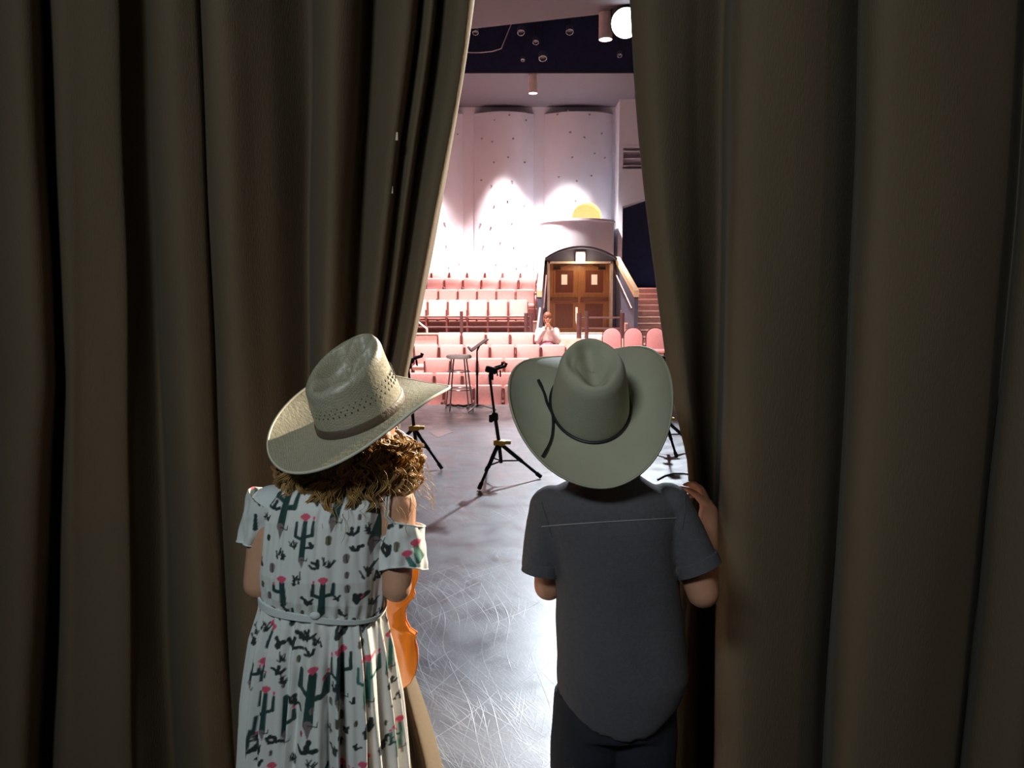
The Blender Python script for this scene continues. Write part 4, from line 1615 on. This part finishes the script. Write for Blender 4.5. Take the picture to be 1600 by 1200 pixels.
for a in [(447, 757, 436, 826, 7, 'RL', GREEN, False), (478, 813, 473, 872, 5, 'LR'), (533, 770, 521, 814, 7, 'l', GREEN, False),
          (602, 782, 580, 852, 8, 'L'), (442, 908, 444, 940, 6, 'l', GREEN, True, False), (508, 908, 503, 955, 6, 'LR', GREEN, True, False),
          (420, 1075, 415, 1134, 5, 'LR'), (496, 1040, 490, 1114, 8.5, 'RL'), (535, 1018, 536, 1083, 5.5, 'LR'), (574, 1037, 575, 1098, 5, 'LR', TEAL),
          (600, 1024, 600, 1070, 4, '', TEAL), (450, 1082, 450, 1140, 6, 'r', GREEN, False), (535, 1186, 537, 1240, 6, 'R'), (571, 1188, 572, 1240, 6, 'L', TEAL),
          (432, 1188, 438, 1240, 5.5, 'R'), (410, 1042, 405, 1066, 3, 'r', GREEN, True, False), (470, 1205, 470, 1260, 6, 'LR'), (646, 862, 652, 882, 5.5, '', TEAL, True, False),
          (634, 876, 644, 890, 5, '', TEAL, True, False), (391, 1140, 385, 1172, 4, 'r', GREEN, False), (400, 1120, 396, 1150, 3.5, '', GREEN, False), (616, 1160, 618, 1200, 4, 'L', TEAL),
          (560, 938, 572, 930, 4, '', GREEN, True, False), (392, 1040, 384, 1078, 4.5, 'r', GREEN, False), (425, 985, 414, 1015, 4, '', GREEN, True, False),
          (458, 950, 456, 975, 4, '', GREEN, False, False), (390, 812, 388, 835, 4, '', GREEN, False, False), (426, 765, 414, 790, 5, '', GREEN, False, False)]:
    saguaro(*a)
for a in [(418, 802), (494, 792), (553, 838), (499, 886), (621, 833), (598, 878, 1.4), (472, 996, 1.2), (485, 994), (526, 996, 1.3), (461, 1010, 1.2), (435, 1010, 1.3),
          (487, 1155, 1.5), (530, 1160, 1.1), (437, 1150, 1.2), (557, 1093, .7), (435, 1048, 1.1), (467, 1092, 1.2), (575, 1145, 1.5), (612, 1052, 1.2), (556, 945, 1.3), (404, 1170, 1.2), (450, 960, 1.2), (480, 940, 1.0)]:
    pads(*a)
for a in [(438, 868, 1.1), (572, 898, 1.1), (465, 905, 1.0), (586, 910, 1.0), (570, 986, 1.1), (404, 1160, 1.2), (600, 1178, 1.1), (590, 975, .9), (500, 1000, .9), (470, 1170, .9), (412, 775, .8), (445, 1025, .9), (520, 1130, .6)]:
    sketch(*a)
for a in [(515, 843, 6), (542, 872, 6, BROWN), (424, 889, 6, BROWN), (544, 919, 5.5, BROWN), (617, 860, 6), (535, 1112, 6), (415, 845, 4, DARK), (552, 972, 4, DARK), (480, 1127, 3, PINK), (512, 1050, 3, PINK), (578, 760, 5, DARK)]:
    oval(*a)

frnd = random.Random(5)
cnt = 0
for k in range(900):
    px, py = frnd.uniform(384, 622), frnd.uniform(775, 1195)
    c0 = uv(px, py)
    dmin = min(min(np.linalg.norm(c0 - (s[0] + (s[1] - s[0]) * f)) for s in m[2] for f in (0, .5, 1)) for m in MOT)
    if dmin > 15 * PXM:
        (pads, sketch, oval)[cnt % 3](px, py, *((frnd.uniform(.7, 1.0),) if cnt % 3 < 2 else (frnd.uniform(3, 5), (OLIVE, BROWN)[cnt % 2])))
        cnt += 1


def paint(me, off):
    n = len(me.vertices)
    co = np.empty(n * 3)
    me.vertices.foreach_get('co', co)
    co = co.reshape(-1, 3) + np.array(off)
    U = co[:, [0, 2]].copy()
    front = co[:, 1] > KY
    U[front, 0] = 2 * GX - U[front, 0]
    colr = np.tile(WHITE, (n, 1))
    for c, r, segs in MOT:
        idx = np.nonzero((np.abs(U[:, 0] - c[0]) < r) & (np.abs(U[:, 1] - c[1]) < r))[0]
        if not len(idx):
            continue
        u = U[idx]
        for a, b, r0, r1, cl in segs:
            ab = b - a
            t = np.clip(((u - a) @ ab) / max(ab @ ab, 1e-12), 0, 1)
            d = np.linalg.norm(u - (a + t[:, None] * ab), axis=1)
            w = np.clip(((r0 + (r1 - r0) * t) - d) / .0012 + .5, 0, 1)[:, None]
            colr[idx] = colr[idx] * (1 - w) + np.array(cl) * w
    at_ = me.color_attributes.new('print', 'FLOAT_COLOR', 'POINT')
    at_.data.foreach_set('color', np.hstack([colr, np.ones((n, 1))]).ravel())


def grid_loft(fn, nu, nv):
    m = MB()
    m.v = [fn(2 * PI * j / nu, i / (nv - 1)) for i in range(nv) for j in range(nu)]
    m.f = [(i * nu + j, i * nu + (j + 1) % nu, (i + 1) * nu + (j + 1) % nu, (i + 1) * nu + j) for i in range(nv - 1) for j in range(nu)]
    return m


def table(rows):
    r = np.array(rows, float)

    def f(z):
        return [np.interp(z, r[:, 0], r[:, k]) for k in range(1, r.shape[1])]
    return f


def rowpx(px, py, hw, dep):
    p = at(px, py, KY)
    return (p.z, p.x, hw * KY / F_PX, dep)


WZ = at(505, 932, KY).z
tb = table(sorted([rowpx(505, 940, 94, .088), rowpx(506, 918, 99, .098), rowpx(507, 885, 101, .102), rowpx(509, 845, 98, .098), rowpx(512, 805, 97, .092),
                   rowpx(516, 782, 95, .084), rowpx(519, 766, 84, .072), rowpx(522, 755, 66, .060), rowpx(526, 747, 46, .05)]))
z0, z1 = at(505, 938, KY).z, at(526, 747, KY).z


def bodice(t, s):
    z = z0 + (z1 - z0) * s
    cx, a, b = tb(z)
    c, sn = math.cos(t), math.sin(t)
    rr = (abs(c) ** 2.3 + abs(sn) ** 2.3) ** (-1 / 2.3)
    w = noise.noise((c * 5, sn * 5, z * 4)) * .006 + noise.noise((c * 11 + z * 5, sn * 9, z * 7)) * .003
    g = math.exp(-((z - z0) / .035) ** 2)
    w += g * .004 * math.sin(34 * t + 3 * noise.noise((c * 3, sn * 3, 0)))
    zz = z + (.018 * -c) * (1 - s) ** 3      # the waist slopes a little
    return Vector((cx + (a + w) * rr * c, KY + (b + w) * rr * sn, zz))


me = grid_loft(bodice, 420, 170).mesh('dress')
paint(me, (0, 0, 0))
dress = obj('dress', me, 'dress_print', girl, 180)
tb2 = table(sorted([rowpx(505, 936, 93, .086), rowpx(505, 960, 98, .098), rowpx(503, 1000, 108, .112), rowpx(502, 1060, 115, .122), rowpx(501, 1120, 122, .130), rowpx(502, 1200, 128, .138), rowpx(502, 1400, 142, .155), rowpx(502, 1480, 146, .16)]))
zs0, zs1 = .36, at(505, 936, KY).z


def skirt(t, s):
    z = zs0 + (zs1 - zs0) * s
    cx, a, b = tb2(z)
    c, sn = math.cos(t), math.sin(t)
    dn = min(1, (zs1 - z) / .22)
    ph = noise.noise((c * 2.2, sn * 2.2, z * .8))
    w = (.016 * math.sin(15 * t + 6 * ph) + .009 * math.sin(27 * t + 4 * noise.noise((c * 3, sn * 3, z * 1.1 + 4)))) * (.25 + .75 * dn)
    w += noise.noise((c * 7, sn * 7, z * 3)) * .007 * dn
    top = math.exp(-((zs1 - z) / .02) ** 2)
    w += top * .003 * math.sin(44 * t)
    zz = z + (.018 * -c) * s ** 3
    return Vector((cx + (a + w) * c, KY + (b + w) * sn, zz))


me = grid_loft(skirt, 560, 300).mesh('skirt')
paint(me, (0, 0, 0))
obj('skirt', me, 'dress_print', dress, 180)
# ribbon belt and knot
bt = MB()
rings = []
for dz, e in ((-.009, .005), (-.008, .009), (.008, .0095), (.009, .005)):
    rg = []
    for k in range(120):
        t = 2 * PI * k / 120
        cx, a, b = tb(z0)
        c, sn = math.cos(t), math.sin(t)
        rr = (abs(c) ** 2.2 + abs(sn) ** 2.2) ** (-1 / 2.2)
        sc = .75 + .35 * -c
        rg.append(Vector((cx + (a + e) * rr * c, KY + (b + e) * rr * sn, z0 + .002 + dz * sc - .018 * c - .006 * max(0, -sn) + .003 * math.sin(3 * t))))
    rings.append(rg)
bt.loft(rings + [rings[0]], cap=False)
obj('belt', bt, 'dress_plain', dress, 60)
kp = at(492, 962, 1.452)
kn = MB().ball(kp, (.011, .006, .008), 14, 9)
obj('belt_knot', kn, 'dress_plain', dress, 180)
# cold-shoulder sleeves
for side, (p0, p1, r0, r1) in enumerate([(at(630, 816, KY - .004), at(630, 886, KY - .024), .042, .046), (at(424, 782, KY), at(401, 848, KY), .046, .036)]):
    ax = (p1 - p0)
    ua = ax.normalized()
    xx_ = (Vector((1, 0, 0)) - ua * ua.x).normalized()
    yy_ = ua.cross(xx_)

    def slv(t, s, p0=p0, ax=ax, xx_=xx_, yy_=yy_, r0=r0, r1=r1):
        r = r0 + (r1 - r0) * s + .004 * math.sin(7 * t + 2) * s + .004 * noise.noise((math.cos(t) * 3, math.sin(t) * 3, s * 3))
        return p0 + ax * s + (xx_ * math.cos(t) + yy_ * math.sin(t)) * r * (1 + .12 * abs(math.sin(t))) + Vector((0, 0, .010 * (1 - s) * -math.cos(t) - .006 * s * math.cos(2 * t)))
    me = grid_loft(slv, 150, 60).mesh('sleeve')
    paint(me, (0, 0, 0))
    sv = obj('sleeve', me, 'dress_print', dress, 180)
    sm_ = sv.modifiers.new('s', 'SOLIDIFY')
    sm_.thickness = .002
    for s, q in ((0.0, .0022), (1.0, .0018)) if side == 0 else ((1.0, .0018),):
        loop = [slv(2 * PI * k / 40, s) for k in range(42)]
        obj('binding', MB().tube(loop, q, 6), 'dress_plain', sv, 60)
    if side == 1:
        obj('sleeve_cap', MB().ball(p0 + Vector((.006, 0, -.004)), (.047, .045, .036), 24, 14), 'dress_plain', sv, 180)
st_ = MB()
for o_ in (0, .006):
    st_.tube([at(616, 752, KY + .01) + Vector((o_, 0, 0)), at(609, 762, KY - .03) + Vector((o_, 0, .002)), at(603, 778, KY - .052) + Vector((o_, 0, 0)), at(601, 806, KY - .055) + Vector((o_, 0, 0)), at(612, 818, KY - .05) + Vector((o_, 0, 0))], .0021, 6)
obj('shoulder_strap', st_, 'dress_plain', dress, 60)

# curly hair: a soft mass under many spiralling locks
hb = MB()
hb.ball(ghc + Vector((-.008, -.010, -.030)), (.088, .092, .075), 28, 18)
hb.ball(ghc + Vector((-.034, -.020, -.085)), (.110, .066, .045), 24, 14)
hrb = obj('hair', remesh(hb, .006, 4), 'hair', girl, 180)
HI = (Matrix.Translation(gh.location) @ gh.rotation_euler.to_matrix().to_4x4()).inverted()


def under_hat(p):
    q = HI @ p
    r = math.hypot(q.x / .17, q.y / .185)
    return q.z < -.008 or r > 1.05


lk = MB()
rnd = random.Random(11)
for i in range(230):
    a = PI + rnd.uniform(-.06, 1.06) * PI            # from the left ear round the back to the right ear
    lay = rnd.random()
    right = max(0.0, math.cos(a))
    hz0 = rnd.uniform(-.05, .02)
    r0 = .078 + .014 * lay
    ln = rnd.uniform(.065, .115) - .3 * hz0 - .045 * right
    out = rnd.uniform(.0, .020)
    cr_, turns, ph = rnd.uniform(.005, .0095), rnd.uniform(1.3, 2.3), rnd.uniform(0, 6.28)
    sgn = 1 if math.sin(i * 12.9) > 0 else -1
    e1 = Vector((-math.sin(a), math.cos(a), 0))
    e2 = Vector((math.cos(a), math.sin(a), .4))
    NS = 20
    cen = []
    for k in range(NS + 1):
        s = k / NS
        rr = r0 + out * s + .016 * math.sin(PI * s)
        c = ghc + Vector((rr * math.cos(a) * (1 + .16 * s) - .024 * s * (1.25 - math.cos(a)), rr * math.sin(a) * .95 - .006, hz0 - ln * s))
        env = min(1, s * 3) * (.6 + .7 * s)
        w = ph + sgn * 2 * PI * turns * s
        cen.append(c + (e1 * math.cos(w) + e2 * math.sin(w)) * cr_ * env)
    for j in range(17):
        oa, orad = rnd.uniform(0, 6.28), rnd.uniform(.001, .0062)
        tw = rnd.uniform(-1.5, 1.5)
        pts = []
        for k in range(NS + 1 - rnd.randint(0, 4)):
            s = k / NS
            fr = orad * (.7 + .6 * math.sin(PI * s)) * (1.0 if s < .7 else 1 + (s - .7) * rnd.uniform(-.6, 1.4))
            p = cen[k] + (e1 * math.cos(oa + tw * s) + Vector((e2.x, e2.y, 0)) * math.sin(oa + tw * s) + Vector((0, 0, .5 * math.sin(oa)))) * fr
            if not under_hat(p):
                pts = []
                continue
            pts.append(p)
        if len(pts) > 5:
            lk.tube(pts, [.00095] * (len(pts) - 2) + [.0007, .0003], 3, cap=False)
obj('curls', lk, 'hair', hrb, 180)['kind'] = 'stuff'
wl = MB()
for i in range(45):
    a = rnd.uniform(1.3 * PI, 2.1 * PI)
    hz0 = rnd.uniform(-.12, -.03)
    c0 = ghc + Vector((.112 * math.cos(a), .105 * math.sin(a), hz0))
    d = Vector((math.cos(a), math.sin(a) * .8, rnd.uniform(-.7, .2)))
    ph, cr_ = rnd.uniform(0, 6.28), rnd.uniform(.003, .008)
    pts = [c0 + d * (.004 * k) + Vector((cr_ * math.sin(ph + k * .9), 0, cr_ * math.cos(ph + k * .9) - .0004 * k * k)) for k in range(11)]
    wl.tube(pts, [.0005] * 10 + [.0002], 4)
obj('flyaway_strands', wl, 'hair', hrb, 180)['kind'] = 'stuff'

# ------------------------------------------------------------------ the violin held at the child's right hip
VC = at(590, 1074, 1.76)
VR = Matrix.Translation(VC) @ Matrix.Rotation(math.radians(5), 4, 'Y') @ Matrix.Rotation(math.radians(-6), 4, 'X')
vio = thing('violin', 'orange varnished violin held upright at the hip of the child in the dress', 'violin', VC)
half = [(0, 0.0), (.030, .001), (.056, .009), (.075, .026), (.085, .050), (.0875, .073), (.084, .098), (.077, .118), (.0765, .127), (.0800, .135), (.0755, .138),
        (.063, .145), (.052, .162), (.0485, .182), (.051, .202), (.059, .219), (.0680, .226), (.0650, .231), (.0630, .238), (.0655, .250), (.0705, .270), (.0705, .290), (.063, .310), (.047, .325), (.025, .333), (0, .335)]
out2 = half + [(-x, z) for x, z in reversed(half[1:-1])]


def vplate(y0, y1, arch, ex):
    m = MB()
    cz = .165
    rings = []
    for f, yy in ((1, y0), (1, y1), (.9, y1 + arch * .25), (.7, y1 + arch * .7), (.4, y1 + arch), (.1, y1 + arch * 1.1)):
        e = ex if f == 1 else 0
        rings.append([VR @ Vector((x * f * (1 + e), yy, cz + (z - cz) * f * (1 + e * .5))) for x, z in out2])
    m.loft(rings)
    return m


obj('back_plate', vplate(-.014, -.018, -.010, .035), 'varnish', vio, 35)
obj('belly_plate', vplate(.014, .018, .010, .035), 'varnish', vio, 35)
obj('ribs', MB().loft([[VR @ Vector((x * .985, y, z)) for x, z in out2] for y in (-.0145, .0145)], cap=False), 'varnish_rib', vio, 30)
obj('purfling', MB().tube([VR @ Vector((x * 1.035, -.016, .165 + (z - .165) * 1.0175)) for x, z in out2 + [out2[0]]], .0022, 6), 'varnish_rib', vio, 30)
obj('neck', MB().tube([VR @ Vector((0, .012, .325)), VR @ Vector((0, .012, .36)), VR @ Vector((0, .010, .44))], [.016, .012, .010], 12), 'varnish_rib', vio, 50)
obj('fingerboard', MB().box(-.013, .013, .022, .028, .22, .445, VR), 'ebony', vio)
sc_ = MB()
sc_.box(-.011, .011, -.004, .016, .44, .50, VR)
sc_.tube([VR @ Vector((0, .006 - .016 * math.sin(k * .5) * (1 - k / 16), .505 + .016 * math.cos(k * .5) * (1 - k / 16))) for k in range(14)], .008, 8)
scroll = obj('scroll', sc_, 'varnish_rib', vio, 50)
for k in range(4):
    s = 1 if k % 2 else -1
    obj('peg', MB().tube([VR @ Vector((0, .006, .452 + .012 * k)), VR @ Vector((s * .026, .006, .452 + .012 * k)), VR @ Vector((s * .036, .006, .452 + .012 * k))], [.003, .0035, .007], 8), 'ebony', scroll, 50)
obj('bridge', MB().box(-.018, .018, .024, .052, .148, .151, VR), 'ivory', vio)
obj('tailpiece', MB().box(-.014, .014, .034, .040, .02, .11, VR), 'ebony', vio)
obj('chin_rest', MB().ball(VR @ Vector((-.045, .034, .035)), (.036, .010, .026), 16, 10), 'ebony', vio, 180)
obj('end_button', MB().tube([VR @ Vector((0, 0, .002)), VR @ Vector((0, 0, -.010))], .005, 8), 'ebony', vio, 50)
for k in range(4):
    obj('string', MB().tube([VR @ Vector((-.009 + .006 * k, .038, .10)), VR @ Vector((-.009 + .006 * k, .053, .15)), VR @ Vector((-.006 + .004 * k, .030, .445))], .0005, 4), 'chrome', vio)

# ------------------------------------------------------------------ the person sitting in the seats
PX_, PY_ = -1.63 + 4.5 * .53, 16.38
PZ = .20
sp_ = thing('person', 'person in a pale top sitting among the pink seats, hands at face', 'person', (PX_, PY_, PZ))
ab = MB()


def q_(x, y, z):
    return Vector((PX_ + x, PY_ + y, PZ + z))


phc = q_(0, -.08, 1.17)
pm_ = Matrix.Rotation(PI, 3, 'Z')
head(ab, phc, pm_ @ Matrix.Scale(1.08, 3))
ab.limb([q_(0, .02, .98), q_(0, -.04, 1.10)], [.06, .055], 14)
ab.loft([ell_ring(PX_, PY_ + y, PZ + z, a, b, 28) for y, z, a, b in ((.02, .44, .17, .14), (.03, .60, .165, .13), (.03, .78, .18, .12), (.02, .90, .18, .10), (.01, .97, .10, .07))])
for s in (-1, 1):
    ab.limb([q_(s * .18, .02, .88), q_(s * .21, -.14, .70), q_(s * .05, -.22, .96)], [.055, .045, .028], 14)
    hand(ab, q_(s * .05, -.22, .96), (-s * .25, .15, 1), (-s * .6, -.2, 0), s, 1.0, (.5, .6, .5))
    ab.limb([q_(s * .09, .02, .50), q_(s * .11, -.30, .50), q_(s * .11, -.28, .08), q_(s * .11, -.36, .04)], [.085, .06, .045, .04], 14)
pb = obj('body', remesh(ab, .007, 3), 'skin', sp_, 180)
face(pb, phc, pm_ @ Matrix.Scale(1.08, 3))
tp_ = MB()
tp_.loft([ell_ring(PX_, PY_ + y, PZ + z, a, b, 28) for y, z, a, b in ((.02, .46, .19, .16), (.03, .60, .185, .15), (.03, .78, .20, .14), (.02, .90, .20, .12), (.015, .99, .09, .07))])
for s in (-1, 1):
    tp_.limb([q_(s * .18, .02, .89), q_(s * .215, -.14, .70), q_(s * .075, -.21, .915)], [.08, .07, .045], 14)
me = remesh(tp_, .009, 5)
wrinkle(me, .008, (7, 7, 7), 1.0)
obj('top', me, 'person_white', sp_, 180)
sk_ = MB()
for s in (-1, 1):
    sk_.limb([q_(s * .09, .02, .52), q_(s * .11, -.30, .52), q_(s * .11, -.28, .15)], [.11, .09, .075], 14)
sk_.ball(q_(0, -.10, .60), (.17, .16, .10), 20, 12)
obj('trousers', remesh(sk_, .01, 5), 'person_floral', sp_, 180)
ph_ = MB()
ph_.ball(phc + Vector((0, .016, .036)), (.092, .108, .100), 22, 14)
ph_.ball(phc + Vector((0, .05, -.05)), (.095, .06, .09), 20, 12)
obj('hair', remesh(ph_, .008, 3), 'hair_red', sp_, 180)
gl = MB()
for s in (-1, 1):
    gl.tube([phc + Vector((s * .034 + .026 * math.cos(2 * PI * k / 16), -.096, .004 + .020 * math.sin(2 * PI * k / 16))) for k in range(17)], .004, 5)
    gl.tube([phc + Vector((s * .06, -.09, .006)), phc + Vector((s * .082, 0, .008))], .003, 5)
obj('glasses', gl, 'eye', sp_)
